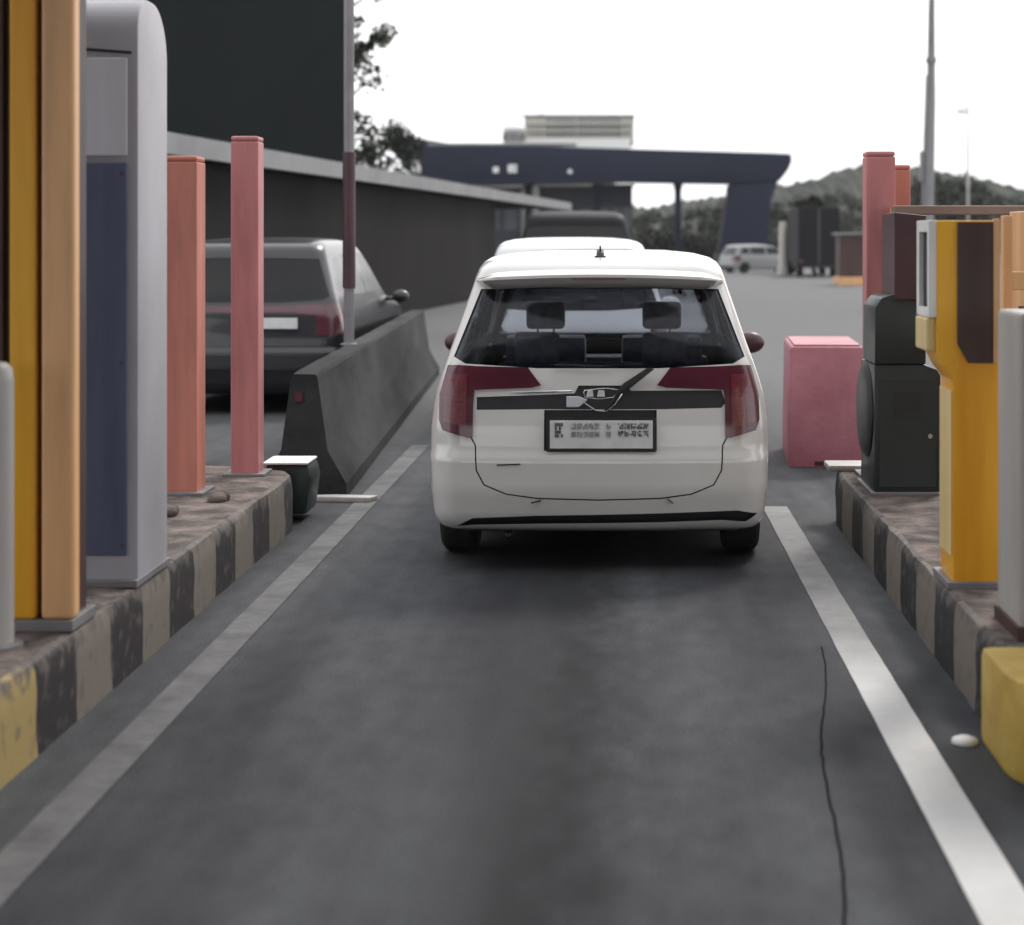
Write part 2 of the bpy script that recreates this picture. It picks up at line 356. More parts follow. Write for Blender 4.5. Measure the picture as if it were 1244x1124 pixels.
def island(name, xi, xo, y0, y1, r0, r1, km):
    """raised island with rounded ends; xi = lane-side x"""
    bm = bmesh.new(); s = 1 if xo > xi else -1; wd = abs(xo-xi); c = (xi+xo)/2
    pts = []
    n = 40
    for i in range(n+1): pts.append((xi, y0+r0+(y1-r1-y0-r0)*i/n))
    for i in range(1, 12):
        a = math.pi*i/12; pts.append((c-s*wd/2*math.cos(a), y1-r1+r1*math.sin(a)))
    for i in range(n+1): pts.append((xo, y1-r1-(y1-r1-y0-r0)*i/n))
    for i in range(1, 12):
        a = math.pi*i/12; pts.append((c+s*wd/2*math.cos(a), y0+r0-r0*math.sin(a)))
    rr = random.Random(3)
    rings = []
    for z, ins in ((-.01, 0), (.08, 0.0), (.2, .0), (.272, .004), (.295, .014), (.302, .035)):
        ring = []
        for (x, y) in pts:
            dx = (c-x)/max(wd/2, .01); ring.append(bm.verts.new((x+dx*ins+rr.uniform(-.004, .004), y, z+rr.uniform(-.004, .004)*(z > .05))))
        rings.append(ring)
    N = len(pts)
    for a, b in zip(rings, rings[1:]):
        for k in range(N):
            bm.faces.new((a[k], a[(k+1) % N], b[(k+1) % N], b[k])).material_index = 0
    # kerb-top strip then island surface
    ring = []
    for k, (x, y) in enumerate(pts):
        dx = (c-x)/max(wd/2, .01); ring.append(bm.verts.new((x+dx*.13, y, .302)))
    for k in range(N):
        a, b = rings[-1], ring; bm.faces.new((a[k], a[(k+1) % N], b[(k+1) % N], b[k])).material_index = 1
    f = bm.faces.new(ring); f.material_index = 1
    bmesh.ops.recalc_face_normals(bm, faces=bm.faces[:])
    o = link(name, bm, [km, M['isl_top']], smooth=True, ang=40)
    return tag(o, kind='structure')
island('traffic_island', -1.84, -2.95, -3, 10.1, .3, .45, M['kerb_l'])
island('traffic_island', 1.22, 2.35, 5.30, 10.3, .3, .45, M['kerb_r'])
pl_ = []
for a in range(0, 91, 9): pl_.append((1.165+.42-.42*math.cos(R(a)), 5.28-.34*math.sin(R(a))))
pl_ += [(2.38, 4.94), (2.38, 5.62), (1.165, 5.62)]
tag(link('island_end_block', prism(pl_, 'z', -.005, .308, bev=.028), M['kerb_yellow'], None, True, 40), kind='structure')

# ---------------------------------------------------------------- left island furniture
# tall yellow machine nearest the camera
t = empty('toll_machine', (-2.1, 6.0, .3), 0, 'tall yellow ribbed machine column at the left edge, nearest of all', 'machine')
def LB(o, x0, x1, y0, y1, z0, z1, **k):       # box in the local frame of empty o, from world numbers
    l = o.location; return box(x0-l.x, x1-l.x, y0-l.y, y1-l.y, z0-l.z, z1-l.z, **k)
link('body', LB(t, -2.36, -1.875, 5.90, 6.07, .31, 2.9, bev=.015), M['brown'], t)
link('front_panel', LB(t, -2.075, -1.985, 5.852, 5.902, .34, 2.86, bev=.016, seg=3), M['yellow'], t)
link('front_panel', LB(t, -1.965, -1.852, 5.845, 5.92, .34, 2.86, bev=.022, seg=4), M['tan'], t)
link('side_frame', LB(t, -2.36, -2.10, 5.87, 5.91, .34, 2.86, bev=.01), M['brown'], t)
link('base_plate', LB(t, -2.40, -1.853, 5.835, 6.10, .302, .34, bev=.004), M['grey_metal'], t)
# bollard
t = empty('bollard', (-2.04, 5.62, .3), 0, 'short pale grey round bollard in front of the yellow ribbed column', 'bollard')
bm = add_lathe(bmesh.new(), [(.062, 0), (.062, .86), (.058, .905), (.04, .925), (.01, .93)], (0, 0, .002)); link('post', bm, M['pale_grey'], t, True, 50)
bm = add_lathe(bmesh.new(), [(.09, 0), (.09, .012), (.063, .016)], (0, 0, .002)); link('base_plate', bm, M['grey_metal'], t, True, 40)

# blue-grey machine
t = empty('toll_machine', (-2.05, 6.8, .3), 0, 'tall rounded silver machine with a slate blue lower front panel', 'machine')
l = t.location
bm = bmesh.new()
pr = []   # lane-side profile (y,z): rounded over the top
for a in range(0, 91, 10): pr.append((6.60+.14-.14*math.cos(R(a)), 2.42+.14*math.sin(R(a))))
for a in range(0, 91, 10): pr.append((7.03-.22+.22*math.sin(R(a)), 2.34+.22*math.cos(R(a))))
pr += [(7.03, .31), (6.60, .31)]
add_prism(bm, [(y-l.y, z-l.z) for y, z in pr], 'x', -2.33-l.x, -1.845-l.x, bev=.014)
link('housing', bm, M['silver_dull'], t, True, 35)
link('front_panel', LB(t, -2.30, -1.885, 6.588, 6.601, .42, 1.92, bev=.005), M['blue'], t)
link('upper_panel', LB(t, -2.30, -1.885, 6.590, 6.601, 1.945, 2.32, bev=.005), M['silver'], t)
for xx in (-2.28, -1.905):
    for zz in (.46, 1.16, 1.88):
        o = link('screw', add_lathe(bmesh.new(), [(.007, -.003), (.007, .003)], (0, 0, 0), axis='x', n=10), M['chrome'], t); o.matrix_basis = Matrix.Translation((xx-l.x, 6.586-l.y, zz-l.z)) @ Matrix.Rotation(R(90), 4, 'Z')
link('seam', prism([(-2.30-l.x, 2.365-l.z), (-1.87-l.x, 2.335-l.z), (-1.87-l.x, 2.345-l.z), (-2.30-l.x, 2.378-l.z)], 'y', 6.594-l.y, 6.602-l.y), M['black_plastic'], t)
link('base_plate', LB(t, -2.36, -1.842, 6.57, 7.06, .302, .33, bev=.004), M['grey_metal'], t)

def square_post(label, xc, d, w, top, m, cap=True):
    t = empty('guard_post', (xc, d, .3), 0, label, 'post', 'red guard posts on the toll islands')
    link('post', LB(t, xc-w/2, xc+w/2, d-w/2, d+w/2, .31, top-.03, bev=.008), m, t)
    link('cap', LB(t, xc-w/2, xc+w/2, d-w/2, d+w/2, top-.0295, top, bev=.014), m, t)
    link('base_plate', LB(t, xc-w/2-.04, xc+w/2+.04, d-w/2-.04, d+w/2+.04, .302, .318, bev=.003), M['grey_metal'], t)
    return t
square_post('orange-red square post right beside the tall silver machine', -2.295, 9.05, .19, 2.06, M['red'])
square_post('faded red square post standing before the grey car, left island end', px(300.5, 9.75), 9.75, .155, 2.205, M['red_pink'])
# nose marker on the far end of the left island: dark rubber block with a white top
t = empty('island_nose_marker', (-1.95, 9.93, .3), 0, 'low dark rounded block with a white top at the far end of left island', 'marker')
link('block', prism([(-.12, -.26), (.14, -.26), (.17, -.05), (.15, .03), (-.1, .03)], 'y', .0, .32, bev=.03), M['dkgreen'], t, True, 40)
link('top_pad', box(-.11, .15, -.02, .3, .032, .045, bev=.006), M['white'], t)
# rubble on the island
for i, (xx, yy, s, lab) in enumerate(((-2.22, 8.3, .07, 'biggest pinkish stone lying at the foot of orange-red post'), (-2.05, 8.75, .05, 'small pinkish stone between the two red posts, nearer the kerb'), (-2.38, 8.62, .045, 'smallest pinkish stone behind the orange-red post foot'))):
    bm = bmesh.new(); bmesh.ops.create_icosphere(bm, subdivisions=3, radius=s)
    rr = random.Random(i)
    ph = [rr.uniform(0, 6) for _ in range(3)]
    for v in bm.verts:
        k = 1+.22*math.sin(v.co.x/s*2.3+ph[0])+.18*math.sin(v.co.y/s*3+ph[1]); v.co = Vector((v.co.x*k*1.3, v.co.y*k, max(v.co.z*k*.7, -.3*s)))
    o = link('stone', bm, M['isl_top'], None, True); o.location = (xx, yy, .302+.3*s); tag(o, lab, 'stone', 'stones on the left island')

# grey pole between the island end and the grey car
t = empty('pole', (px(424, 14.0), 14.0, 0.78), 0, 'thin tall grey steel pole standing on the concrete divider by the dark car', 'pole')
link('shaft', tube([(0, 0, .0), (0, 0, 1.9), (0, 0, 6.2)], [.042, .042, .038], 14), M['grey_metal'], t, True, 50)
link('foot', add_lathe(bmesh.new(), [(.07, -.012), (.07, .0), (.045, .006)], (0, 0, 0), n=16), M['grey_metal'], t, True, 40)
link('sleeve', tube([(0, 0, .45), (0, 0, 1.55)], .052, 14), M['maroon'], t, True, 50)

# concrete divider between the lanes, from the island end forward
t = empty('concrete_divider', (-2.0, 10.9, 0), 0, 'low grimy grey concrete divider running from the left island past the dark car', 'divider')
pr = [(-.27, 0), (.27, 0), (.27, .09), (.15, .30), (.085, .76), (.07, .78), (-.07, .78), (-.085, .76), (-.15, .30), (-.27, .09)]
bm = bmesh.new(); prev = None; rr = random.Random(4)
for i in range(34):
    y = 9.8*i/33; xo = -.45*y/9.8; joint = .006 if i % 8 == 0 else 0
    ring = [bm.verts.new((x*(1-joint*3)+xo, y, z-joint+rr.uniform(-.003, .003)*(z > .01))) for x, z in pr]
    if prev:
        for k in range(10): bm.faces.new((prev[k], prev[(k+1) % 10], ring[(k+1) % 10], ring[k]))
    else: bm.faces.new(ring)
    prev = ring
bm.faces.new(prev[::-1]); bmesh.ops.recalc_face_normals(bm, faces=bm.faces[:])
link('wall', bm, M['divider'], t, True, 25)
link('reflector', box(-.06, -.01, -.012, .002, .60, .66, bev=.004), M['lamp_red'], t)

# ---------------------------------------------------------------- right island furniture
# yellow machine
YX = 1.262
t = empty('toll_machine', (1.4, 6.8, .3), 0, 'yellow machine with a dark screen recess and chamfered waist on right island', 'machine')
l = t.location
def Q(pxx, pyy, d=6.57): return (px(pxx, d)-l.x, pz(pyy, d)-l.z)
# front outline: wide lower cabinet, chamfered to the narrower neck and head
head = [Q(1138, 268), Q(1212, 268), Q(1213, 440), Q(1216, 442), Q(1216, 712), Q(1158, 712), Q(1158, 462), Q(1146, 446), Q(1138, 430)]
link('cabinet', prism(head, 'y', 6.57-l.y, 6.83-l.y, bev=.006), M['yellow'], t, True, 35)
rec = [Q(1163, 270), Q(1206, 270), Q(1206, 441), Q(1176, 441), Q(1163, 418)]
link('screen_recess', prism(rec, 'y', 6.558-l.y, 6.572-l.y), M['brown'], t)
link('trim', prism([Q(1206, 266), Q(1214, 266), Q(1214, 441), Q(1206, 441)], 'y', 6.552-l.y, 6.574-l.y, bev=.003), M['tan'], t)
# lane-side frame round a narrow dark slot
xs = px(1138, 6.57)-l.x
bm = bmesh.new()
for (y0, y1, z0, z1) in ((6.575, 6.61, 1.33, 1.70), (6.79, 6.845, 1.33, 1.70), (6.61, 6.79, 1.655, 1.70), (6.61, 6.79, 1.33, 1.365)):
    add_box(bm, xs-.03, xs+.002, y0-l.y, y1-l.y, z0-l.z, z1-l.z, bev=.003)
link('slot_frame', bm, M['white'], t)
link('slot', box(xs-.012, xs-.002, 6.612-l.y, 6.788-l.y, 1.366-l.z, 1.654-l.z), M['black_plastic'], t)
link('side_ledge', box(xs-.036, xs+.001, 6.59-l.y, 6.84-l.y, 1.20-l.z, 1.328-l.z, bev=.01), M['yellow_pale'], t)
link('side_panel', box(px(1158, 6.57)-.006-l.x, px(1158, 6.57)-l.x, 6.585-l.y, 6.82-l.y, .42-l.z, 1.05-l.z, bev=.002), M['yellow_pale'], t)
link('base_plate', LB(t, 1.235, 1.475, 6.54, 6.86, .302, .328, bev=.003), M['grey_metal'], t)
# pale cabinet at the right edge
t = empty('cabinet', (1.42, 5.75, .3), 0, 'plain pale grey cabinet cut off by the right edge', 'cabinet'); l = t.location
link('body', LB(t, 1.315, 1.80, 5.70, 6.05, .31, 1.385, bev=.02, seg=3), M['pale_grey'], t, True, 40)
link('door', LB(t, 1.345, 1.77, 5.693, 5.701, .42, 1.33, bev=.003), M['pale_grey'], t)
for zz in (.55, 1.2): link('hinge', add_lathe(bmesh.new(), [(.008, 0), (.008, .07)], (1.345-l.x, 5.688-l.y, zz-l.z), n=10), M['grey_metal'], t)
link('lock', box(1.70-l.x, 1.73-l.x, 5.686-l.y, 5.694-l.y, .82-l.z, .90-l.z, bev=.004), M['black_plastic'], t)
link('plinth', LB(t, 1.305, 1.81, 5.69, 6.06, .302, .35, bev=.004), M['brown'], t)
# orange-brown frame post behind the yellow machine
t = empty('frame_post', (1.62, 7.3, .3), 0, 'narrow orange-brown upright right of the yellow machine', 'post'); l = t.location
link('post', LB(t, px(1218, 7.3), px(1229, 7.3), 7.28, 7.34, .31, pz(262, 7.3), bev=.004), M['tan'], t)
link('base_plate', LB(t, px(1214, 7.3), px(1233, 7.3), 7.25, 7.37, .302, .316, bev=.002), M['grey_metal'], t)
t = empty('booth_panel', (2.0, 8.3, .3), 0, 'tan box panel with a dark lower hatch at the far right', 'booth'); l = t.location
link('panel', LB(t, px(1226, 8.7), 2.3, 8.28, 8.7, .31, pz(256, 8.3), bev=.006), M['tan'], t)
link('ledge', LB(t, px(1229, 8.2), 2.3, 8.2, 8.3, pz(352, 8.25), pz(330, 8.25), bev=.005), M['tan'], t)
link('hatch', LB(t, px(1238, 8.26), 2.26, 8.262, 8.281, pz(500, 8.28), pz(372, 8.28), bev=.003), M['brown'], t)
# dark green gate cabinet with maroon head
t = empty('gate_cabinet', (1.48, 9.1, .3), 0, 'dark green barrier cabinet with a maroon head behind the yellow machine', 'cabinet'); l = t.location
def Q(pxx, pyy, d=8.95): return (px(pxx, d)-l.x, pz(pyy, d)-l.z)
body = [Q(1062, 600), Q(1143, 600), Q(1143, 456), Q(1139, 449), Q(1125, 444), Q(1062, 444)]
link('body', prism(body, 'y', 8.95-l.y, 9.45-l.y, bev=.012), M['dkgreen'], t, True, 35)
neck = [Q(1063, 443.5), Q(1126, 443.5), Q(1126, 366), Q(1085, 358), Q(1072, 362), Q(1064, 374)]
link('neck', prism(neck, 'y', 8.97-l.y, 9.4-l.y, bev=.012), M['dkgreen'], t, True, 35)
link('head', prism([Q(1087, 365), Q(1126, 365), Q(1126, 262), Q(1087, 258)], 'y', 8.96-l.y, 9.38-l.y, bev=.006), M['maroon'], t)
link('door', prism([Q(1068, 592), Q(1137, 592), Q(1137, 462), Q(1068, 462)], 'y', 8.944-l.y, 8.951-l.y, bev=.003), M['dkgreen'], t)
for k in range(5): link('vent_slot', box(px(1085, 8.94)-l.x, px(1118, 8.94)-l.x, 8.9405-l.y, 8.9435-l.y, pz(480+k*7, 8.94)-l.z, pz(476.5+k*7, 8.94)-l.z), M['black_plastic'], t)
link('lock', add_lathe(bmesh.new(), [(.0125, -.004), (.0125, .004)], (0, 0, 0), axis='x', n=14), M['chrome'], t).matrix_basis = Matrix.Translation((px(1130, 8.94)-l.x, 8.942-l.y, pz(530, 8.94)-l.z)) @ Matrix.Rotation(R(90), 4, 'Z')
link('arm_hub', add_lathe(bmesh.new(), [(.22, 0), (.25, .02), (.25, .05), (.22, .06)], (px(1054, 9.0)-l.x, 9.22-l.y, pz(498, 9.2)-l.z), axis='x', n=28), M['black_plastic'], t, True, 40)
link('base_plate', LB(t, px(1058, 8.95), px(1147, 8.95), 8.92, 9.48, .302, .318, bev=.003), M['grey_metal'], t)
square_post('tall faded red square post with rounded top on the right island', px(1067.5, 9.72), 9.72, .162, 2.118, M['red_pink'])
t = square_post('shorter dark red post tucked behind the tall red one on the right', px(1094, 9.98), 9.98, .10, 2.055, M['red'])
# tan beam
t = empty('beam', (2.0, 9.6, 1.8), 0, 'tan horizontal beam spanning above the cabinets on the right', 'beam'); l = t.location
link('rail', LB(t, px(1086, 9.5), 3.0, 9.47, 9.6, pz(261, 9.5), pz(250, 9.5), bev=.006), M['beam_brown'], t)
link('bracket', LB(t, px(1086, 9.5), px(1104, 9.5), 9.6, 9.92, pz(261, 9.5), pz(252, 9.5), bev=.004), M['tan'], t)
link('upright', LB(t, 2.9, 3.0, 9.49, 9.58, 0, pz(261, 9.5), bev=.004), M['tan'], t)

# red plastic road barrier
def road_barrier(loc, rz, label, L=1.1):
    t = empty('road_barrier', loc, rz, label, 'barrier')
    pr = [(-.275, 0), (.275, 0), (.275, .12), (.262, .84), (.25, .86), (-.25, .86), (-.262, .84), (-.275, .12)]
    link('body', prism(pr, 'y', 0, L, bev=.012), M['barrier'], t, True, 35)
    link('top_rail', box(-.235, .235, .03, L-.03, .858, .875, bev=.006), M['barrier'], t)
    link('fork_hole', box(-.09, .09, -.003, .02, .012, .045, bev=.003), M['maroon'], t)
    return t
road_barrier((px(1003, 12.4), 12.3, 0), R(-3), 'faded red plastic road barrier right of the white car')
# white stone block at the right island end and pale kerb scrap on the road at left
t = link('kerb_stone', box(-.12, .12, -.10, .14, 0, .035, bev=.012), M['pale_grey'], None, True, 40); t.location = (px(1003, 10.0)+.12, 9.95, .302)
tag(t, 'flat whitish stone on the far tip of the right island', 'stone')
t = link('kerb_scrap', prism([(-.2, 0), (.17, -.05), (.21, .05), (-.05, .09), (-.22, .07)], 'z', 0, .035, bev=.01), M['pale_grey'], None, True, 40); t.location = (px(417, 10.7), 10.7, 0.0)
tag(t, 'pale broken kerb piece lying on the road past the left island', 'kerb piece')
t = link('road_stud', add_lathe(bmesh.new(), [(.045, 0), (.04, .014), (.02, .022)], (0, 0, 0), n=16), M['white'], None, True); t.location = (px(1172, 5.58), 5.58, .002)
tag(t, 'small round white stud on the road at the kerb foot', 'road stud')

# ---------------------------------------------------------------- cars
def inside(p, poly):
    x, y = p; c = False; n = len(poly)
    for i in range(n):
        x1, y1 = poly[i]; x2, y2 = poly[(i+1) % n]
        if (y1 > y) != (y2 > y) and x < (x2-x1)*(y-y1)/(y2-y1)+x1: c = not c
    return c
def fair(o, S):
    # give a carved panel the smooth normals of the uncut body surface, so cut lines leave no dents in the shading
    if S not in REF:
        b = shell(S); b.verts.ensure_lookup_table(); b.faces.ensure_lookup_table(); b.normal_update()
        REF[S] = (BVHTree.FromBMesh(b), [[v.co.copy() for v in f.verts] for f in b.faces], [[v.normal.copy() for v in f.verts] for f in b.faces])
    bvh, cos, nos = REF[S]; me = o.data; ns = []
    for v in me.vertices:
        co, no, idx, dist = bvh.find_nearest(v.co)
        w_ = poly_3d_calc(cos[idx], co); n = Vector((0, 0, 0))
        for a, b in zip(w_, nos[idx]): n += b*a
        n = n.normalized() if n.length > .1 else no
        ns.append(n)
    loops = []
    for p in me.polygons:
        for vi in p.vertices:
            n = ns[vi]; loops.append(n if n.dot(p.normal) > .25 else p.normal.copy())
    me.normals_split_custom_set(loops)
REF = {}
def carve(bm, poly, axis, cond):
    """cut the 2-D outline out of the shell; returns the removed faces as a new bmesh"""
    ia = (0, 2) if axis == 'y' else (1, 2)
    xs = [p[0] for p in poly]; zs = [p[1] for p in poly]; e = .02
    bb = (min(xs)-e, max(xs)+e, min(zs)-e, max(zs)+e)
    def near(f):
        if not cond(f): return False
        a = [v.co[ia[0]] for v in f.verts]; b = [v.co[2] for v in f.verts]
        return max(a) > bb[0] and min(a) < bb[1] and max(b) > bb[2] and min(b) < bb[3]
    for i in range(len(poly)):
        p, q = Vector(poly[i]), Vector(poly[(i+1) % len(poly)]); d = q-p
        if d.length < 1e-6: continue
        co = Vector((0, 0, 0)); co[ia[0]] = p[0]; co[2] = p[1]
        no = Vector((0, 0, 0)); no[ia[0]] = -d[1]; no[2] = d[0]; no.normalize()
        # only faces near this edge's own extent
        lo = [min(p[k], q[k])-.03 for k in (0, 1)]; hi = [max(p[k], q[k])+.03 for k in (0, 1)]
        fs = [f for f in bm.faces if near(f) and max(v.co[ia[0]] for v in f.verts) > lo[0] and min(v.co[ia[0]] for v in f.verts) < hi[0]
              and max(v.co[2] for v in f.verts) > lo[1] and min(v.co[2] for v in f.verts) < hi[1]]
        g = list(fs)+list({e for f in fs for e in f.edges})+list({v for f in fs for v in f.verts})
        bmesh.ops.bisect_plane(bm, geom=g, plane_co=co, plane_no=no, dist=1e-5)
    sel = []
    for f in bm.faces:
        if cond(f):
            c = f.calc_center_median()
            if inside((c[ia[0]], c[2]), poly): sel.append(f)
    nb = bmesh.new(); mp = {}
    for f in sel:
        vs = []
        for v in f.verts:
            if v not in mp: mp[v] = nb.verts.new(v.co)
            vs.append(mp[v])
        try: nb.faces.new(vs)
        except ValueError: pass
    bmesh.ops.delete(bm, geom=sel, context='FACES')
    nb.normal_update()
    return nb
def thick(bm, t, push=(0, 0, 0)):
    for v in bm.verts: v.co += Vector(push)
    bmesh.ops.recalc_face_normals(bm, faces=bm.faces[:])
    bmesh.ops.solidify(bm, geom=bm.faces[:], thickness=t)
    return bm

ROWS = [  # z, half width, rear y, front y, corner radius
    (.19, .775, .12, 3.95, .12), (.215, .80, .07, 4.0, .14), (.26, .822, .03, 4.05, .16), (.40, .838, .0, 4.1, .18), (.565, .842, .0, 4.1, .18), (.585, .842, .022, 4.1, .18),
    (.70, .84, .032, 4.09, .17), (.80, .83, .05, 4.0, .16), (.88, .815, .062, 3.78, .15), (.93, .80, .075, 3.4, .14), (.96, .79, .085, 3.22, .13), (1.02, .770, .105, 3.12, .12),
    (1.10, .742, .145, 3.02, .12), (1.24, .698, .22, 2.82, .12), (1.37, .657, .285, 2.62, .13), (1.44, .636, .31, 2.47, .14), (1.48, .622, .34, 2.35, .15),
    (1.51, .603, .40, 2.2, .16), (1.533, .57, .50, 2.05, .17), (1.552, .50, .68, 1.92, .17), (1.566, .36, .95, 1.78, .15), (1.572, .14, 1.2, 1.6, .07)]
def lerp_rows(z, S):
    rows = [(r[0]*S[2], r[1]*S[0], r[2]*S[1], r[3]*S[1], r[4]) for r in ROWS]
    if z <= rows[0][0]: return rows[0]
    for a, b in zip(rows, rows[1:]):
        if z <= b[0]:
            t = (z-a[0])/(b[0]-a[0]); return tuple(a[k]+(b[k]-a[k])*t for k in range(5))
    return rows[-1]
BOW = .055
def shell(S):
    bm = bmesh.new(); zs = []
    base = [r[0]*S[2] for r in ROWS]
    for a, b in zip(base, base[1:]):
        n = max(1, int((b-a)/.03)); zs += [a+(b-a)*i/n for i in range(n)]
    zs.append(base[-1])
    rings = []
    for z in zs:
        _, w_, yr, yf, rc = lerp_rows(z, S)
        rc = min(rc, w_*.6)
        mid = (yr+yf)/2; hl = (yf-yr)/2; pts = []
        def rear(x): return yr+BOW*(x/max(w_, .01))**2*min(1, w_/.5)
        nS, nC = 26, 7
        for i in range(nS+1):
            x = -(w_-rc)+2*(w_-rc)*i/nS; pts.append((x, rear(x)))
        yb = rear(w_-rc)
        for i in range(1, nC+1):
            a = math.pi/2*i/nC; pts.append(((w_-rc)+rc*math.sin(a), yb+rc*(1-math.cos(a))))
        fb = yf-.10
        for i in range(1, 70):
            pts.append((w_, yb+rc+(fb-rc-yb-rc)*i/70))
        for i in range(0, nC+1):
            a = math.pi/2*i/nC; pts.append(((w_-rc)+rc*math.cos(a), fb-rc*(1-math.sin(a))))
        for i in range(1, nS):
            x = (w_-rc)-2*(w_-rc)*i/nS; pts.append((x, yf-.10*(x/max(w_-rc, .01))**2))
        for i in range(nC, -1, -1):
            a = math.pi/2*i/nC; pts.append((-(w_-rc)-rc*math.cos(a), fb-rc*(1-math.sin(a))))
        for i in range(69, 0, -1):
            pts.append((-w_, yb+rc+(fb-rc-yb-rc)*i/70))
        for i in range(nC, 0, -1):
            a = math.pi/2*i/nC; pts.append((-(w_-rc)-rc*math.sin(a), yb+rc*(1-math.cos(a))))
        rings.append([bm.verts.new((x*(1-.05*max(0, (y-mid)/max(hl, .1))**3), y, z)) for x, y in pts])
    N = len(rings[0])
    for a, b in zip(rings, rings[1:]):
        for k in range(N): bm.faces.new((a[k], a[(k+1) % N], b[(k+1) % N], b[k]))
    bm.faces.new(rings[0][::-1]); bm.faces.new(rings[-1])
    bmesh.ops.recalc_face_normals(bm, faces=bm.faces[:])
    bm.normal_update()
    return bm
REAR = lambda f: f.normal.y < -.25 and f.calc_center_median().y < 1.2
FRONT = lambda f: f.normal.y > .25
def side(s): return lambda f: f.normal.x*s > .45

def wheel(parent, x, y, r, wd, s):
    c = (x, y, r)
    ty = link('tyre', add_lathe(bmesh.new(), [(r*.62, -wd/2), (r*.9, -wd/2), (r*.975, -wd/2+.018), (r, -wd*.3), (r, wd*.3), (r*.975, wd/2-.018), (r*.9, wd/2), (r*.62, wd/2)], c, axis='x', n=36), M['rubber'])
    bm = add_lathe(bmesh.new(), [(r*.63, -wd*.3), (r*.63, s*wd*.46) if s > 0 else (r*.63, wd*.3)], c, axis='x', n=36)
    w_ = bpy.data.objects.new('wheel', None); COL.objects.link(w_); w_.parent = parent
    ty.parent = w_
    bm.free(); bm = bmesh.new()
    add_lathe(bm, [(r*.64, -wd*.35), (r*.64, wd*.35)], c, axis='x', n=36)
    for k in range(5):
        a = 2*math.pi*k/5; u = Vector((0, math.cos(a), math.sin(a))); v = Vector((0, -math.sin(a), math.cos(a)))
        xx = x+s*wd*.40; q = [Vector((xx, y, r))+u*(.05)+v*.03, Vector((xx, y, r))+u*.05-v*.03, Vector((xx, y, r))+u*r*.6-v*.045, Vector((xx, y, r))+u*r*.6+v*.045]
        vs = [bm.verts.new(p) for p in q]+[bm.verts.new(p-Vector((s*.03, 0, 0))) for p in q]
        for idx in ((0, 1, 2, 3), (7, 6, 5, 4), (0, 4, 5, 1), (1, 5, 6, 2), (2, 6, 7, 3), (3, 7, 4, 0)): bm.faces.new([vs[i] for i in idx])
    link('rim', bm, M['rim'], w_)
    return w_

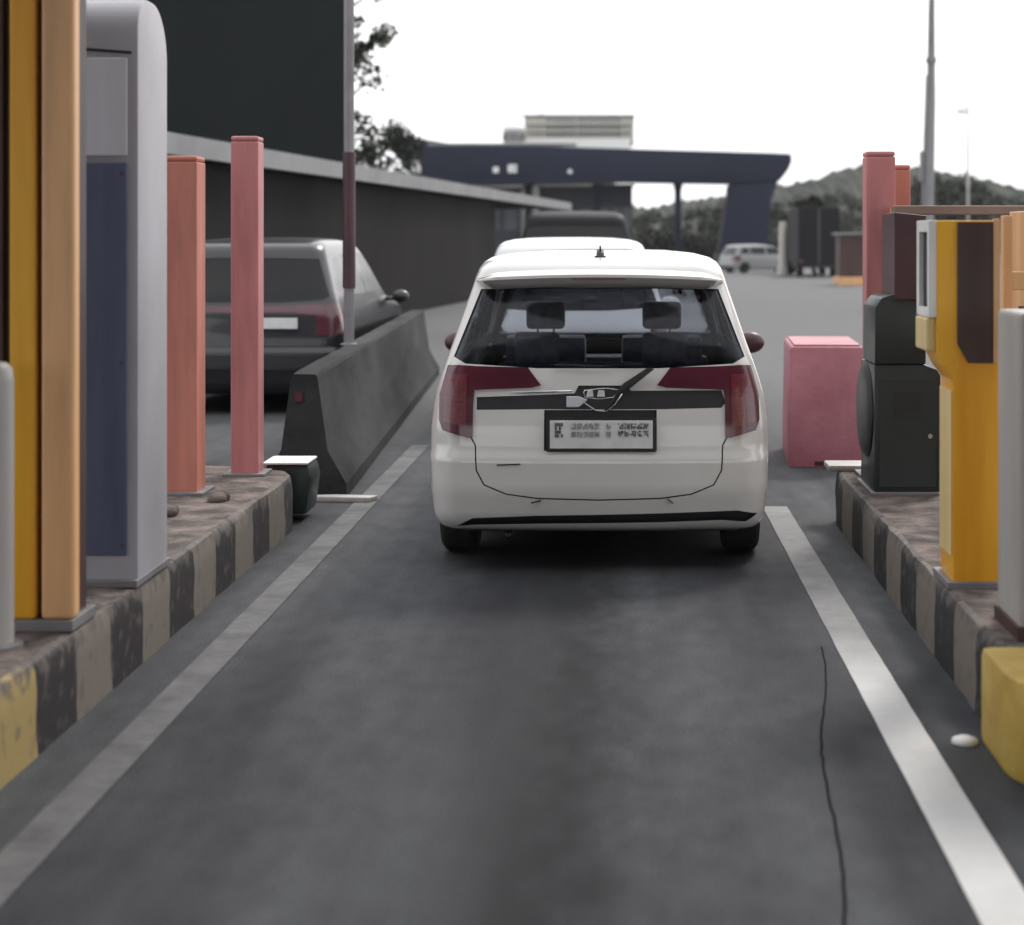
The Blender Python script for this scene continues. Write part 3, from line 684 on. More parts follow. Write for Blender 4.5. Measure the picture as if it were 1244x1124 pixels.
def make_car(loc, rz, label, cat, S, paint, style='mpv', detail=True, tint='tint'):
    sx, sy, sz = S
    t = empty(style_name(style), loc, rz, label, cat)
    def sc_(poly): return [(p[0]*sx, p[1]*sz) for p in poly]
    bm = shell(S)
    L = 4.1*sy
    parts = {}
    # wheel arches
    for s in (1, -1):
        for yc in (.66*sy, 3.30*sy):
            r = .335*sz
            poly = [(yc+r*math.cos(2*math.pi*k/20), .27*sz+r*math.sin(2*math.pi*k/20)) for k in range(20)]
            carve(bm, poly, 'x', side(s)).free()
    # glazing
    gl = sc_([(-.722, 1.045), (-.66, 1.012), (-.3, .992), (.3, .992), (.66, 1.012), (.722, 1.045), (.60, 1.375), (.3, 1.385), (-.3, 1.385), (-.60, 1.375)])
    parts['rear_window'] = carve(bm, gl, 'y', REAR)
    ws = sc_([(-.73, .955), (.73, .955), (.58, 1.42), (-.58, 1.42)])
    parts['windscreen'] = carve(bm, ws, 'y', FRONT)
    sides = []
    for s in (1, -1):
        for poly in ([(.42, 1.06), (.95, 1.04), (.95, 1.40), (.62, 1.38)], [(1.02, 1.04), (1.80, 1.03), (1.80, 1.42), (1.02, 1.41)], [(1.88, 1.03), (2.82, 1.03), (2.42, 1.41), (1.88, 1.42)]):
            sides.append(carve(bm, [(p[0]*sy, p[1]*sz) for p in poly], 'x', side(s)))
    lamps = []; refl = []
    if style == 'mpv':
        for s in (-1, 1):
            lp = [(s*p[0]*sx, p[1]*sz) for p in ((.752, 1.002), (.70, 1.006), (.605, 1.001), (.35, .996), (.335, .975), (.285, .912), (.33, .900), (.612, .888), (.618, .80), (.618, .662), (.64, .655), (.77, .69), (.79, .74), (.79, .86))]
            rp = [(s*p[0]*sx, p[1]*sz) for p in ((.65, .965), (.735, .965), (.765, .86), (.765, .735), (.65, .705))]
            refl.append(carve(bm, rp, 'y', lambda f: f.normal.y < .2 and f.calc_center_median().y < .42*sy))
            lamps.append(carve(bm, lp, 'y', lambda f: f.normal.y < .2 and f.calc_center_median().y < .42*sy))
        gar = sc_([(-.60, .852), (-.35, .862), (-.12, .872), (-.1, .91), (.12, .91), (.16, .885), (.60, .885), (.62, .825), (.60, .80), (.3, .795), (-.3, .795), (-.60, .79)])
        parts['garnish'] = carve(bm, gar, 'y', REAR)
        parts['plate_recess'] = carve(bm, sc_([(-.268, .595), (.282, .595), (.282, .792), (-.268, .792)]), 'y', REAR)
        strip = sc_([(-.70, .215), (-.62, .262), (-.3, .278), (.3, .29), (.68, .300), (.78, .278), (.72, .24), (.60, .252), (.3, .243), (-.3, .235), (-.60, .225)])
        parts['bumper_strip'] = carve(bm, strip, 'y', lambda f: f.normal.y < -.1 and f.calc_center_median().y < .5)
        # tailgate shut line
        seam = []
        pth = [(-.628, .66), (-.605, .62), (-.598, .50), (-.56, .43), (-.45, .385), (-.30, .365), (0, .358), (.30, .365), (.45, .385), (.56, .43), (.598, .50), (.605, .62), (.628, .66)]
        n = len(pth); wd = .0035
        for a, b in zip(pth, pth[1:]):
            d = (Vector(b)-Vector(a)).normalized(); nn = Vector((-d.y, d.x))*wd
            q = [Vector(a)+nn-d*.001, Vector(b)+nn, Vector(b)-nn, Vector(a)-nn-d*.001]
            seam.append(carve(bm, sc_([(p.x, p.y) for p in q]), 'y', REAR))
    elif style == 'suv':
        for s in (-1, 1):
            lp = [(s*p[0]*sx, p[1]*sz) for p in ((.88, .98), (.42, .975), (.42, .90), (.62, .88), (.64, .70), (.88, .72))]
            lamps.append(carve(bm, lp, 'y', lambda f: f.normal.y < .2 and f.calc_center_median().y < .42*sy))
        parts['garnish'] = carve(bm, sc_([(-.415, .965), (.415, .965), (.415, .905), (-.415, .905)]), 'y', REAR)
        parts['bumper_strip'] = carve(bm, sc_([(-.74, .2), (.74, .2), (.70, .40), (-.70, .40)]), 'y', lambda f: f.normal.y < -.1 and f.calc_center_median().y < .5)
    else:
        for s in (-1, 1):
            lp = [(s*p[0]*sx, p[1]*sz) for p in ((.88, .98), (.66, .97), (.66, .68), (.88, .70))]
            lamps.append(carve(bm, lp, 'y', lambda f: f.normal.y < .2 and f.calc_center_median().y < .42*sy))
        parts['bumper_strip'] = carve(bm, sc_([(-.74, .2), (.74, .2), (.70, .36), (-.70, .36)]), 'y', lambda f: f.normal.y < -.1 and f.calc_center_median().y < .5)
    body = link('body', bm, [paint], t, True)
    inner = bmesh.new(); inner.from_mesh(body.data); inner.normal_update()
    for v in inner.verts: v.co -= v.normal*.022
    bmesh.ops.reverse_faces(inner, faces=inner.faces[:])
    link('inner_lining', inner, M['dark_in'], t, True)
    fair(body, S)
    fair(link('rear_window', thick(parts['rear_window'], .004, (0, .006, 0)), M[tint], t, True), S)
    fair(link('windscreen', thick(parts['windscreen'], .004, (0, -.006, 0)), M['clear'], t, True), S)
    for b in sides: link('side_window', thick(b, .004), M[{'mpv': 'side_glass', 'suv': 'bright_glass'}.get(style, 'tint_dark')], t, True, 40)
    for k, b in enumerate(lamps):
        tl = link('tail_lamp', thick(b, .02, (0, -.010, 0)), M['lamp_red'], t, True); fair(tl, S)
        if refl: fair(link('lens', thick(refl[k], .02, (0, -.016, 0)), M['lens_red'], tl, True), S)
    if 'garnish' in parts:
        link('garnish', thick(parts['garnish'], .012, (0, .006 if style == 'mpv' else -.006, 0)), M['black_plastic'] if style == 'mpv' else M['lamp_red'], t, True, 40)
    if 'bumper_strip' in parts: link('bumper_strip', thick(parts['bumper_strip'], .01, (0, .022, 0)), M['black_plastic'], t, True, 40)
    if 'plate_recess' in parts: link('plate_recess', thick(parts['plate_recess'], .01, (0, .028, 0)), M['black_plastic'], t, True, 40)
    if style == 'mpv':
        sb = bmesh.new()
        for b in seam:
            me = bpy.data.meshes.new('tmp'); thick(b, .004, (0, .012, 0)).to_mesh(me); b.free(); sb.from_mesh(me); bpy.data.meshes.remove(me)
        link('tailgate_gap', sb, M['black_plastic'], t)
    # underbody
    link('underbody', box(-.70*sx, .70*sx, .22*sy, L-.25, .17*sz, .26*sz, bev=.02), M['black_plastic'], t)
    for s in (-1, 1):
        for yc in (.66*sy, 3.30*sy): wheel(t, s*.725*sx, yc, .292*sz, .185, s)
    # mirrors
    for s in (-1, 1):
        bm = bmesh.new(); bmesh.ops.create_uvsphere(bm, u_segments=16, v_segments=10, radius=1)
        for v in bm.verts: v.co = Vector((s*.945*sx+v.co.x*.095, 2.84*sy+v.co.y*.06, 0.955*sz+v.co.z*.07))
        add_tube(bm, [(s*.88*sx, 2.86*sy, .935*sz), (s*.74*sx, 2.90*sy, .925*sz)], .022, 8)
        link('mirror', bm, M['maroon'] if style == 'mpv' else paint, t, True)
    # seats
    def seat(x, y, z0, w_, hgt, hr=True):
        b = bmesh.new()
        pr = [(0, 0), (-.14, hgt), (-.06, hgt+.02), (.14, .02)]
        add_prism(b, [(y*sy+p[0], (z0+p[1])) for p in pr], 'x', x-w_/2, x+w_/2, bev=.035)
        add_box(b, x-w_/2, x+w_/2, y*sy, y*sy+.5, z0-.12, z0+.05, bev=.03)
        o = link('seat', b, M['seat_cloth'], t, True, 40)
        if hr:
            hw = .12
            for cx in ([x] if w_ < .7 else [x-.34, x+.34]):
                b = bmesh.new()
                add_box(b, cx-hw, cx+hw, y*sy-.17, y*sy-.07, z0+hgt+.05, z0+hgt+.22, bev=.035, seg=3)
                for q in (-.05, .05): add_tube(b, [(cx+q, y*sy-.11, z0+hgt-.02), (cx+q, y*sy-.12, z0+hgt+.07)], .006, 6)
                link('headrest', b, M['seat_cloth'], t, True, 40)
    seat(-.0, .95, .55*sz, 1.15*sx, .36*sz); seat(0, 1.75, .50*sz, 1.22*sx, .40*sz, False)
    seat(-.36*sx, 2.45, .5*sz, .5, .52*sz); seat(.36*sx, 2.45, .5*sz, .5, .52*sz)
    b = bmesh.new(); add_box(b, -.68*sx, .68*sx, 2.95*sy, 3.2*sy, .6*sz, .86*sz, bev=.04); link('dashboard', b, M['dark_in'], t, True, 40)
    b = bmesh.new(); add_box(b, -.11, .11, 2.55*sy, 2.57*sy, 1.33*sz, 1.39*sz, bev=.008); link('interior_mirror', b, M['black_plastic'], t)
    # headlamps
    for s in (-1, 1):
        link('headlamp', prism([(s*.42*sx, .66*sz), (s*.74*sx, .70*sz), (s*.74*sx, .84*sz), (s*.46*sx, .76*sz)], 'y', L-.16, L-.07 if False else L-.045, bev=.01), M['chrome'], t, True, 40)
    return t
def style_name(s): return {'mpv': 'parked_car', 'suv': 'grey_car', 'van': 'distant_car'}[s] if False else 'car'

# main white car
C0 = (-.11, 8.4, 0)
car = make_car(C0, 0, 'white people carrier with dark red tail lamps directly ahead in the lane', 'car', (1, 1, 1), M['white_paint'], 'mpv')
def P(x, y, dy=0.05):
    d = 8.4+dy; return (px(x, d)+.11, pz(y, d))
# spoiler over the rear window
bm = bmesh.new(); n = 24; rings = []
for i in range(n+1):
    u = -1+2*i/n; x = .615*u; bow = .055*u*u
    ycur = [(.36, 1.475), (.30, 1.478), (.20, 1.468), (.165, 1.452), (.165, 1.438), (.20, 1.418), (.27, 1.388), (.36, 1.39)]
    k = 1-.0*abs(u)
    rings.append([bm.verts.new((x*(1+(1.45-z)*.30), y+bow+(.0 if abs(u) < .9 else (abs(u)-.9)*.6), z-.020*u*u+(1.44-z)*.7*max(0, abs(u)-.86)/.14)) for y, z in ycur])
for a, b in zip(rings, rings[1:]):
    for k in range(8): bm.faces.new((a[k], a[(k+1) % 8], b[(k+1) % 8], b[k]))
bm.faces.new(rings[0]); bm.faces.new(rings[-1][::-1]); bmesh.ops.recalc_face_normals(bm, faces=bm.faces[:])
link('spoiler', bm, M['white_paint'], car, True, 50)
link('brake_light', box(-.13, .13, .171, .18, 1.424, 1.434), M['lamp_red'], car)
# chrome lip above the dark garnish, lamp line
bm = bmesh.new()
add_tube(bm, [(-.60, .072+.03, .868), (-.35, .072, .876), (-.13, .063, .885)], .006, 8)
link('chrome_trim', bm, M['chrome'], car, True)
# number plate
x0, z0 = P(668, 545, .01); x1, z1 = P(793, 511, .01)
pl = link('number_plate', box(x0, x1, .006, .012, z0, z1, bev=.002), M['plate_white'], car)
fr = link('plate_frame', (lambda b: b)(box(x0-.016, x1+.016, .0125, .022, z0-.018, z1+.012, bev=.003)), M['black_plastic'], car)
bm = bmesh.new(); rr = random.Random(5)
def glyph(bm, xa, xb, ya, yb, dens):
    nx, ny = 4, 4
    for i in range(nx):
        for j in range(ny):
            if rr.random() < dens:
                a = xa+(xb-xa)*i/nx; b = xa+(xb-xa)*(i+.92)/nx; c = ya+(yb-ya)*j/ny; d = ya+(yb-ya)*(j+.9)/ny
                X0, Z0 = P(a, d, .005); X1, Z1 = P(b, c, .005); add_box(bm, X0, X1, .003, .0055, Z0, Z1)
for k in range(5):
    glyph(bm, 751+k*7.6, 757.4+k*7.6, 514.5, 521.5, .68); glyph(bm, 751+k*7.6, 757.4+k*7.6, 523.5, 530.5, .68)
link('plate_marks', bm, M['plate_ink'], car); bm = bmesh.new(); glyph(bm, 674, 684, 514, 532, .8)
link('plate_marks', bm, M['plate_ink'], car)
bm = bmesh.new()
for k in range(7):
    if k == 5:
        link('plate_marks', bm, M['plate_ink_faint'], car); bm = bmesh.new(); continue
    glyph(bm, 694+k*7, 700+k*7, 514.5, 522, .8); glyph(bm, 694+k*7, 700+k*7, 524.5, 531, .8)
link('plate_marks', bm, M['plate_ink_faint'], car)
# handle and emblem on the garnish, rear wiper
bm = bmesh.new()
def pt(x, y, dy=.04): a = P(x, y, dy); return (a[0], dy, a[1])
add_tube(bm, [pt(711, 474), pt(735, 472), pt(752, 474), pt(745, 483), pt(727, 485), pt(711, 483), pt(709, 477), pt(711, 474)], .0035, 8)
add_tube(bm, [pt(757, 476), pt(747, 492), pt(736, 500), pt(724, 499), pt(713, 492), pt(706, 485)], .0045, 8)
link('emblem', bm, M['chrome'], car, True)
bm = bmesh.new()
for (a, b) in ((713, 720), (726, 734)):
    q = [P(a+1, 474.5, .03), P(b, 474.5, .03), P(b+1, 482, .03), P(a-1, 482, .03)]
    add_prism(bm, q, 'y', .028, .036)
link('badge', bm, M['plate_white'], car)
q = [P(688, 482, .03), P(703, 482, .03), P(714, 486, .03), P(703, 495, .03), P(688, 495, .03)]
link('handle', prism(q, 'y', .03, .055, bev=.004), M['silver'], car)
bm = bmesh.new()
add_prism(bm, [P(786, 447, .06), P(795, 448, .06), P(770, 468, .06), P(757, 478, .06), P(746, 480, .06), P(757, 466, .06)], 'y', .035, .065, bev=.005)
add_tube(bm, [pt(750, 478, .035), pt(742, 492, .035), pt(735, 498, .035)], .007, 8)
wp = link('wiper', bm, M['black_plastic'], car, True, 40)
bm = bmesh.new(); add_tube(bm, [(.20, .09, 1.012), (.0, .075, 1.004), (-.22, .082, 1.010)], .006, 6); link('wiper_blade', bm, M['rubber'], wp)
# antenna
bm = bmesh.new(); add_prism(bm, [(.52, 1.53), (.60, 1.535), (.60, 1.565), (.58, 1.575), (.54, 1.555)], 'x', -.02, .02, bev=.006); add_tube(bm, [(0, .58, 1.565), (0, .53, 1.59)], .005, 6)
add_box(bm, -.03, .03, .51, .62, 1.525, 1.541, bev=.005)
link('antenna', bm, M['black_plastic'], car, True, 40)
# small scrapes and bumper reflectors
for (a, b, c, d, h_) in ((603, 566, 632, 564, 2.2), (645, 612, 657, 608, 2.5), (811, 607, 818, 612, 2.0)):
    bm = bmesh.new(); p, q = P(a, b, 0), P(c, d, 0); hh = h_/251/2
    yy = lambda x: -.003+BOW*(x/.84)**2
    vs = [(p[0], yy(p[0])-.001, p[1]-hh*.4), (q[0], yy(q[0])-.001, q[1]-hh), (q[0], yy(q[0])-.001, q[1]+hh*.3), (p[0], yy(p[0])-.001, p[1]+hh)]
    f = [bm.verts.new(v) for v in vs]+[bm.verts.new((v[0], v[1]+.012, v[2])) for v in vs]
    for idx in ((0, 1, 2, 3), (7, 6, 5, 4), (0, 4, 5, 1), (1, 5, 6, 2), (2, 6, 7, 3), (3, 7, 4, 0)): bm.faces.new([f[i] for i in idx])
    link('scrape', bm, M['black_plastic'], car)
# exhaust
link('exhaust_pipe', tube([(-.45, .25, .17), (-.45, .12, .165)], .018, 12), M['black_plastic'], car, True)

# other cars
make_car((-.42, 14.1, 0), R(1), 'white car mostly hidden in front of the white people carrier', 'car', (1.0, 1.0, 1.045), M['white_paint_b'], 'van')
suv = make_car((px(418, 16)-.93, 15.9, 0), R(-1), 'dark grey car behind the red posts in the left lane', 'car', (1.08, 1.09, 1.045), M['grey_paint'], 'suv', tint='tint_dark')
link('number_plate', box(.12, .52, -.012, .0, .80, .90, bev=.004), M['plate_white'], suv)
make_car((px(700, 27), 26.5, 0), R(0), 'black van ahead of the hidden white car, before the canopy', 'van', (1.22, 1.15, 1.32), M['black_paint'], 'van', tint='tint_dark')
make_car((px(880, 82), 82, 0), R(-66), 'pale car crossing the open road to the right, far away', 'car', (1.0, 1.0, .86), M['dull_pale'], 'van', tint='tint_dark')

# ---------------------------------------------------------------- left background: low shed with grey fascia, tall dark building, tree
k0 = 22.0
def shed_pt(tt): return (-(k0/F)*(552-185*(tt-1)), k0*tt)
p0 = shed_pt(.6); p1 = shed_pt(2.25); pe = shed_pt(3.0)
zf = pz(187, k0); zt = pz(160, k0)
t = empty('shed', (p0[0], p0[1], 0), 0, 'long low dark shed with a pale grey roof edge behind the grey car', 'shed'); l = t.location
def wallbox(a, b, th, z0, z1):
    d = Vector((b[0]-a[0], b[1]-a[1])).normalized(); nn = Vector((-d.y, d.x))*th
    return prism([(a[0]-l.x, a[1]-l.y), (b[0]-l.x, b[1]-l.y), (b[0]+nn.x-l.x, b[1]+nn.y-l.y), (a[0]+nn.x-l.x, a[1]+nn.y-l.y)], 'z', z0, z1)
off = Vector((-.25, 0))
link('wall', wallbox((p0[0]-.25, p0[1]), (p1[0]-.25, p1[1]), 5.0, -.01, zf), M['darkwall'], t)
link('fascia', wallbox(p0, pe, .12, zf+.002, zt), M['fascia'], t)
link('roof', wallbox((p0[0]-.121, p0[1]), (pe[0]-.121, pe[1]), 5.1, zf+.06, zt-.03), M['darkwall'], t)
t = empty('dark_building', (-9, 34, 0), 0, 'tall plain dark building rising above the grey roof edge at left', 'building')
xe = px(419, 34)
pl_ = [(-13, 0), (xe+9, 0), (xe*50/34*1.04+9, 16), (-13, 16)]
link('wall', prism(pl_, 'z', 0, 14, bev=.03), M['darktower'], t)
link('parapet', prism([(a-(.1 if i in (0, 3) else -.05), b-(.08 if i < 2 else -.08)) for i, (a, b) in enumerate(pl_)], 'z', 14.003, 14.35), M['fascia'], t)

def leaf_cloud(bm, c, rad, n, size, rr):
    for _ in range(n):
        while True:
            p = Vector((rr.uniform(-1, 1), rr.uniform(-1, 1), rr.uniform(-1, 1)))
            if p.length <= 1: break
        p = Vector((c[0]+p.x*rad[0], c[1]+p.y*rad[1], c[2]+p.z*rad[2]))
        s = size*rr.uniform(.6, 1.5); u = Vector((rr.gauss(0, 1), rr.gauss(0, 1), rr.gauss(0, 1))).normalized(); v = u.orthogonal().normalized()*s*.55; u = u*s
        v = Matrix.Rotation(rr.uniform(0, 6.28), 3, u.normalized()) @ v
        bm.faces.new([bm.verts.new(p-u), bm.verts.new(p+v-u*.1), bm.verts.new(p+u), bm.verts.new(p-v-u*.1)])
def tree_mesh(seed, h, cr, size, n, clumps=22, base=.35):
    """returns crown and trunk bmeshes; height h, crown radius cr"""
    rr = random.Random(seed); crown = bmesh.new(); trunk = bmesh.new()
    tz = h*base
    add_tube(trunk, [(0, 0, 0), (.03*h*rr.uniform(-1, 1), 0, tz*.6), (0, .02*h*rr.uniform(-1, 1), tz), (0, 0, h*.8)], [h*.03, h*.024, h*.02, h*.006], 8)
    for i in range(clumps):
        a = rr.uniform(0, 6.28); zz = rr.random(); rad = cr*(.25+.75*math.sin(math.pi*(.12+.8*zz)))*math.sqrt(rr.uniform(.15, 1))
        c = (rad*math.cos(a), rad*math.sin(a), tz*.85+zz*(h-tz*.85)*.93)
        cs = cr*rr.uniform(.18, .40)
        add_tube(trunk, [(0, 0, max(tz*.7, c[2]-rad*.8)), (c[0]*.5, c[1]*.5, c[2]-rad*.35), (c[0], c[1], c[2])], [h*.006, h*.004, h*.0012], 5)
        leaf_cloud(crown, c, (cs, cs, cs*.75), n//clumps, size, rr)
    return crown, trunk
def tree(loc, seed, h, cr, size, n, label, m='leaf', group=None, **k):
    t = empty('tree', loc, 0, label, 'tree', group)
    c, tr = tree_mesh(seed, h, cr, size, n, **k)
    link('crown', c, M[m], t); link('trunk', tr, M['bark'], t, True, 60)
    return t
tree((px(402, 46), 46, 0), 11, 10.5, 1.65, .085, 3600, 'dark leafy tree showing past the edge of the tall dark building', base=.25, clumps=34)
tree((px(462, 60), 60, 0), 12, 6.3, 1.5, .09, 2600, 'low leafy tree just above the shed roof at the left', 'leaf_b', base=.3)

# ---------------------------------------------------------------- toll canopy far ahead
D = 110.0
def cx_(x, d=D): return px(x, d)
t = empty('toll_canopy', (cx_(720), D, 0), 0, 'wide navy canopy over the next toll gate, straight ahead', 'canopy'); l = t.location
q = [(468, 172), (505, 168), (545, 174), (700, 179), (940, 186), (961, 187), (962, 196), (958, 206), (948, 219), (890, 224), (760, 222), (640, 224), (545, 226), (500, 214), (478, 186)]
link('fascia', prism([(cx_(a)-l.x, pz(b, D)) for a, b in q], 'y', 0, 1.2, bev=.05), M['navy'], t, True, 30)
link('roof', box(cx_(500)-l.x, cx_(950)-l.x, 1.202, 14, pz(214, D), pz(190, D)), M['navy'], t)
link('fascia_cap', box(cx_(520)-l.x, cx_(700)-l.x, -.05, 1.0, pz(177, D), pz(174, D)), M['fascia'], t)
q = [(886, 224.3), (946, 219.5), (938, 240), (934, 270), (930, 319), (872, 319), (878, 280), (884, 245)]
link('pylon', prism([(cx_(a)-l.x, pz(b, D)) for a, b in q], 'y', .1, 3.0, bev=.05), M['navy'], t, True, 30)
for xx, w_ in ((825, 8), (640, 9), (725, 9), (552, 9)):
    link('pillar', prism([(cx_(xx-w_*.75)-l.x, pz(222.3, D)), (cx_(xx+w_*.75)-l.x, pz(222.3, D)), (cx_(xx+w_/2)-l.x, pz(232, D)), (cx_(xx+w_/2)-l.x, 0), (cx_(xx-w_/2)-l.x, 0), (cx_(xx-w_/2)-l.x, pz(232, D))], 'y', 2, 2.6), M['navy'], t)
for (a, b, c, d, m) in ((599, 203, 606, 210, 'white'), (617, 200, 628, 210, 'white'), (690, 206, 695, 211, 'white'), (501, 196, 511, 210, 'white')):
    sg = link('lane_sign', box(cx_(a)-l.x, cx_(c)-l.x, -.12, -.02, pz(d, D), pz(b, D), bev=.02), M[m], t)
    if a == 617:
        bm = bmesh.new(); rr2 = random.Random(2)
        for i in range(4):
            for j in range(3):
                if rr2.random() < .6: X = cx_(618.5+i*2.2)-l.x; Z = pz(208.5-j*2.8, D); add_box(bm, X, X+.08, -.13, -.121, Z, Z+.09)
        link('sign_mark', bm, M['window'], sg)
t2 = None
for i, (a, c, top, lab) in enumerate(((655, 722, 228, 'grey booth with windows left of the gap under the navy canopy'), (728, 768, 226, 'dark narrow booth beside the sky gap under the navy canopy'), (566, 632, 230, 'dim booth furthest left under the navy canopy'))):
    b_ = empty('toll_booth', (cx_((a+c)/2, 114), 114, 0), 0, lab, 'booth', 'booths under the far canopy'); hw = (cx_(c, 114)-cx_(a, 114))/2; zz = pz(top, 114)
    link('wall', box(-hw, hw, 0, 2.4, 0, zz, bev=.04), M['navy_booth'], b_)
    n = 3
    for k in range(n):
        xa = -hw+2*hw*(k+.12)/n; xb = -hw+2*hw*(k+.88)/n; link('window', box(xa, xb, -.03, .02, zz*.45, zz*.72, bev=.01), M['window'], b_)
    link('roof', box(-hw-.15, hw+.15, -.2, 2.6, zz+.002, zz+.12), M['fascia'], b_)

# ---------------------------------------------------------------- building on the hill
D2 = 300.0
def bx2(x): return px(x, D2)
t = empty('hill_building', (bx2(705), D2, 0), 0, 'long beige building with rows of windows above the navy canopy', 'building'); l = t.location
zb = pz(168.5, D2)
link('wall', box(bx2(637)-l.x, bx2(770)-l.x, 0, 18, pz(172, D2), pz(141, D2), bev=.1), M['beige'], t)
link('plinth', box(bx2(640)-l.x, bx2(766)-l.x, -.6, 18, pz(205, D2), pz(168.5, D2)), M['white'], t)
link('roof', box(bx2(635)-l.x, bx2(771)-l.x, -.6, 18.4, pz(140.9, D2), pz(139.6, D2)), M['fascia'], t)
for (r0, r1) in ((144.5, 148), (153, 157.5), (161.5, 166)):
    n = 15
    for k in range(n):
        a = 664+k*6.5
        if a > 752: continue
        link('window', box(bx2(a)-l.x, bx2(a+4.6)-l.x, -.06, .3, pz(r1, D2), pz(r0, D2)), M['window'], t)
for xx in (700, 756): link('pilaster', box(bx2(xx)-l.x, bx2(xx+2.2)-l.x, -.5, .05, pz(168, D2), pz(142, D2)), M['beige'], t)
for yy in (151, 160): link('balcony', box(bx2(640)-l.x, bx2(766)-l.x, -.9, .05, pz(yy+.7, D2), pz(yy-.7, D2)), M['beige'], t)
link('roof_tank', box(bx2(654)-l.x, bx2(659)-l.x, 3, 5, pz(139.5, D2), pz(136.8, D2), bev=.05), M['fascia'], t)
t = empty('round_annex', (bx2(627), D2-6, 0), 0, 'small round roofed annex left of the long beige building', 'building'); dd = D2-6
r = (px(641, dd)-px(614, dd))/2
link('wall', add_lathe(bmesh.new(), [(r*.93, 0), (r*.93, pz(158.5, dd))], (0, 0, 0), n=24), M['beige'], t, True, 40)
link('roof', add_lathe(bmesh.new(), [(r*1.05, 0), (r*1.05, .3), (r*.8, .9), (r*.4, 1.25), (.1, 1.35)], (0, 0, pz(158.4, dd)), n=24), M['white'], t, True, 40)
for k in range(6):
    a = R(-150+k*24); c = Vector((math.cos(a), math.sin(a), 0))*r*.94
    link('window', box(c.x-.35, c.x+.35, c.y-.1, c.y+.1, pz(172, dd), pz(162, dd)), M['window'], t)
link('mast', tube([(r*.6, 0, pz(155, dd)), (r*.6, 0, pz(137, dd))], .12, 6), M['fascia'], t)

# ---------------------------------------------------------------- hills
def ridge(name, pts, d0, depth, m, seed, amp=2.0):
    rr = random.Random(seed); bm = bmesh.new(); rows = []
    n = 260; x0 = pts[0][0]; x1 = pts[-1][0]
    ph = [rr.uniform(0, 6.28) for _ in range(6)]
    for j in range(13):
        s = j/12; row = []
        for i in range(n+1):
            x = x0+(x1-x0)*i/n
            for a, b in zip(pts, pts[1:]):
                if a[0] <= x <= b[0]: yy = a[1]+(b[1]-a[1])*(x-a[0])/(b[0]-a[0]); break
            top = pz(yy, d0+depth*.5)
            X = px(x, d0+depth*.5); Y = d0+depth*s
            prof = math.sin(math.pi*min(1, max(0, s)))**.8 if s not in (0, 1) else 0
            z = top*prof
            if 0 < s < 1:
                z += amp*.35*(math.sin(X*.9+ph[0]+j*1.7)+math.sin(X*1.9+ph[1]+j*2.9)+.8*math.sin(X*3.3+ph[2]+j*4.1))*prof+rr.uniform(-.25, .25)*amp*.5
            row.append(bm.verts.new((X, Y, z)))
        rows.append(row)
    for a, b in zip(rows, rows[1:]):
        for i in range(n): bm.faces.new((a[i], a[i+1], b[i+1], b[i]))
    return tag(link(name, bm, m, None, False), kind='structure')
ridge('hills', [(240, 215), (440, 190), (500, 178), (522, 166), (560, 185), (620, 176), (700, 174), (780, 180), (850, 235), (900, 240), (940, 228), (985, 220), (1020, 208), (1060, 204), (1110, 205), (1150, 206), (1175, 212), (1190, 228), (1215, 240), (1228, 233), (1250, 246), (1400, 258)] and
      [(740, 262), (790, 255), (850, 243), (900, 238), (940, 230), (985, 223), (1020, 209), (1060, 204), (1110, 210), (1175, 222), (1230, 240), (1400, 258)], 260, 180, M['hill'], 5, 1.3)
# the slope that carries the beige building, behind the canopy
ridge('hills', [(300, 262), (440, 232), (560, 205), (640, 196), (735, 205), (760, 250), (830, 275), (900, 284)], 180, 260, M['hill'], 8, 1.2)

# ---------------------------------------------------------------- trees beyond the far gate
protos = [tree_mesh(s, 9, 3.6, .26, 1700, base=.2, clumps=24) for s in (21, 22, 23)]
pm = []
for c, tr in protos:
    mc = bpy.data.meshes.new('crown'); c.to_mesh(mc); c.free(); mc.materials.append(M['leaf_b'])
    mt = bpy.data.meshes.new('trunk'); tr.to_mesh(mt); tr.free(); mt.materials.append(M['bark']); pm.append((mc, mt))
spots = [(790, 150, 252), (815, 165, 258), (848, 150, 246), (880, 140, 243), (915, 150, 236), (948, 135, 242), (975, 150, 236), (1005, 160, 232), (1035, 170, 228),
         (1090, 180, 222), (1128, 120, 208), (1150, 118, 214), (1172, 116, 207), (1196, 125, 228), (1222, 120, 235), (1243, 130, 236), (775, 175, 262), (860, 175, 262), (900, 175, 268)]
names = ['tree nearest the booths seen in the sky gap under the canopy', 'low tree under the left half of the sky gap', 'tree right of the canopy pillar in the sky gap', 'tree half hidden by the canopy pylon', 'tree crown directly behind the canopy pylon',
         'tree just clear of the canopy on its right', 'tree behind the pale car on the far right road', 'tree above the black box truck', 'tree between box truck and tall red post', 'tree behind the tan beam beside the dark red post',
         'tall tree right at the foot of the light mast', 'dark tree second to the right of the light mast', 'tree crown under the thin lamp post', 'lower tree right of the thin lamp post', 'round tree before the last on the right skyline', 'tree at the right edge of the skyline',
         'small far tree beside the dark narrow booth', 'small far tree behind the canopy pillar', 'small far tree left of the canopy pylon']
for i, ((x, d, top), lab) in enumerate(zip(spots, names)):
    t = empty('tree', (px(x, d), d, 0), random.uniform(0, 6), lab, 'tree', 'trees beyond the far toll gate')
    hgt = pz(top, d); s = hgt/9.4; t.scale = (s*1.0, s*1.0, s)
    mc, mt = pm[i % 3]
    for nm, me in (('crown', mc), ('trunk', mt)):
        o = bpy.data.objects.new(nm, me); COL.objects.link(o); o.parent = t
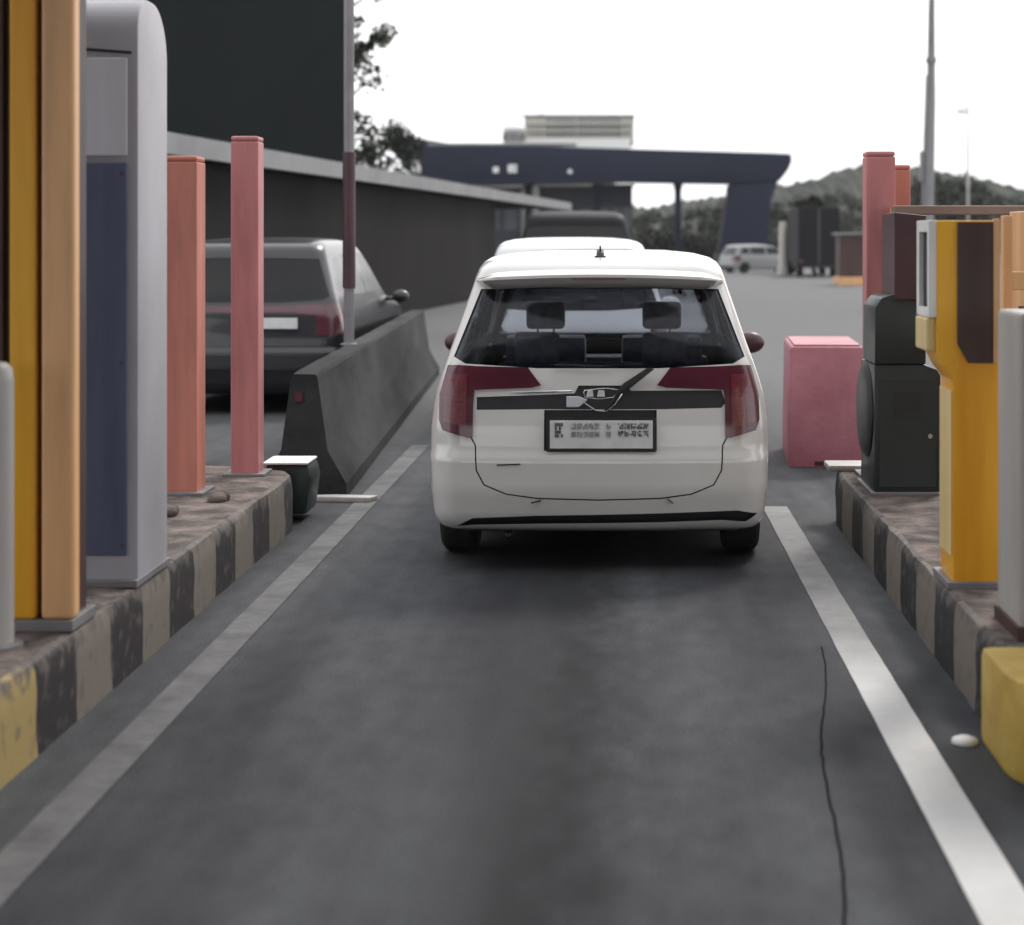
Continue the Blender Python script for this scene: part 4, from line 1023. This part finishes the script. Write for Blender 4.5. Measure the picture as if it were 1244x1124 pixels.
tree((px(992, 78), 78.5, 0), 31, 3.65, 1.15, .13, 3000, 'dense dark tree right behind the black box truck', 'leaf_dense', base=.15, clumps=26)
# hedge along the far roadside
bm = bmesh.new(); rr = random.Random(9)
for i in range(60):
    x = 770+i*6; d = 128+rr.uniform(-2, 2); leaf_cloud(bm, (px(x, d), d, 1.0), (1.3, 1.3, 1.5*rr.uniform(.6, 1.1)), 110, .2, rr)
tag(link('undergrowth', bm, M['leaf_b']), 'rough grey-green undergrowth along the far side of the road', 'undergrowth', kind='stuff')

# black box truck far right
d = 73
t = empty('box_truck', (px(995, d), d, 0), 0, 'black box truck stopped on the far right road', 'truck')
link('box', box(-.88, .88, 0, 4.2, .55, 2.95, bev=.04), M['black_paint'], t)
link('chassis', box(-.7, .7, .1, 5.6, .38, .548), M['black_plastic'], t)
link('cab', prism([(4.3, .45), (5.9, .45), (5.9, 1.3), (5.5, 2.2), (4.3, 2.25)], 'x', -.82, .82, bev=.04), M['black_paint'], t)
for s in (-1, 1):
    for yc in (1.0, 5.1): link('wheel', add_lathe(bmesh.new(), [(.38, -.12), (.4, -.1), (.4, .1), (.38, .12)], (s*.72, yc, .4), axis='x', n=20), M['rubber'], t, True, 40)
    link('tail_lamp', box(s*.75-.08, s*.75+.08, -.02, .0, .6, .75), M['lamp_red'], t)
link('door_bar', box(-.012, .012, -.02, .0, .6, 2.9), M['fascia'], t)
# kiosk
t = empty('kiosk', (px(1036, 60), 60, 0), 0, 'small dark kiosk with a tan step left of tall red post', 'kiosk')
link('wall', box(-.45, .45, 0, 1.2, .3, 1.75, bev=.02), M['brown'], t)
link('step', box(-.5, .55, -.25, 1.4, 0, .298, bev=.02), M['tan'], t)
link('roof', box(-.55, .55, -.12, 1.35, 1.752, 1.84, bev=.01), M['fascia'], t)
# pale post
t = empty('pale_post', (px(951, 78), 78, 0), 0, 'stout pale concrete post between pale car and black truck', 'post')
link('post', add_lathe(bmesh.new(), [(.28, 0), (.26, .3), (.19, .4), (.17, 2.3), (.12, 2.4)], (0, 0, 0), n=16), M['pale_grey'], t, True, 40)

# light mast
dm = 42
t = empty('light_mast', (px(1126, dm), dm, 0), 0, 'tall grey mast reaching out of the picture at the right', 'mast')
link('shaft', tube([(0, 0, 0), (0.02, 0, 2.4), (.10, 0, 5.0), (.13, 0, 9.5)], [.15, .15, .11, .05], 16), M['fascia'], t, True, 50)
link('side_fin', prism([(-.18, .0), (-.05, 0), (.02, 5.6), (-.03, 5.6), (-.10, 3.5)], 'y', -.03, .03), M['pale_grey'], t)
link('junction_box', box(-.17, -.09, -.12, .05, 3.0, 3.75, bev=.015), M['grey_metal'], t)
link('collar', add_lathe(bmesh.new(), [(.13, 0), (.13, .12)], (.105, 0, 5.9), n=16), M['grey_metal'], t, True, 40)
# thin lamp post
dm = 95
t = empty('lamp_post', (px(1176, dm), dm, 0), 0, 'thin distant lamp post with short arm right of the mast', 'lamp post')
link('pole', tube([(0, 0, 0), (0, 0, pz(131, dm))], [.09, .06], 8), M['pale_grey'], t, True)
link('arm', tube([(0.03, 0, pz(131, dm)), (-.5, 0, pz(130.5, dm))], .035, 6), M['fascia'], t)
link('lamp_head', box(-.62, -.1, -.1, .1, pz(138, dm), pz(134, dm), bev=.02), M['pale_grey'], t)

# ---------------------------------------------------------------- unseen canopy over this toll gate (above and behind the camera), sized for its shade
t = empty('toll_canopy', (0, 0, 0), 0, 'broad flat canopy roof over this toll gate, unseen above the frame, sized for its shade', 'canopy')
link('roof', box(-9, 9, -14, 5.0, 5.3, 6.1, bev=.03), M['fascia'], t)
for xx in (-2.4, 1.8):
    for yy in (-8.0,): link('pillar', box(xx-.25, xx+.25, yy-.25, yy+.25, .0 if xx > 0 else .0, 5.298, bev=.02), M['fascia'], t)

# ---------------------------------------------------------------- pale air
hm = bpy.data.materials.new('haze_air'); hm.use_nodes = True; n = hm.node_tree; n.nodes.clear()
o = n.nodes.new('ShaderNodeOutputMaterial'); pv = n.nodes.new('ShaderNodeVolumePrincipled')
pv.inputs['Color'].default_value = (.95, .96, 1, 1); pv.inputs['Density'].default_value = .0002; pv.inputs['Anisotropy'].default_value = .2
n.links.new(pv.outputs[0], o.inputs['Volume'])
tag(link('haze', box(-950, 950, -220, 1550, -1.5, 90), hm), kind='stuff')
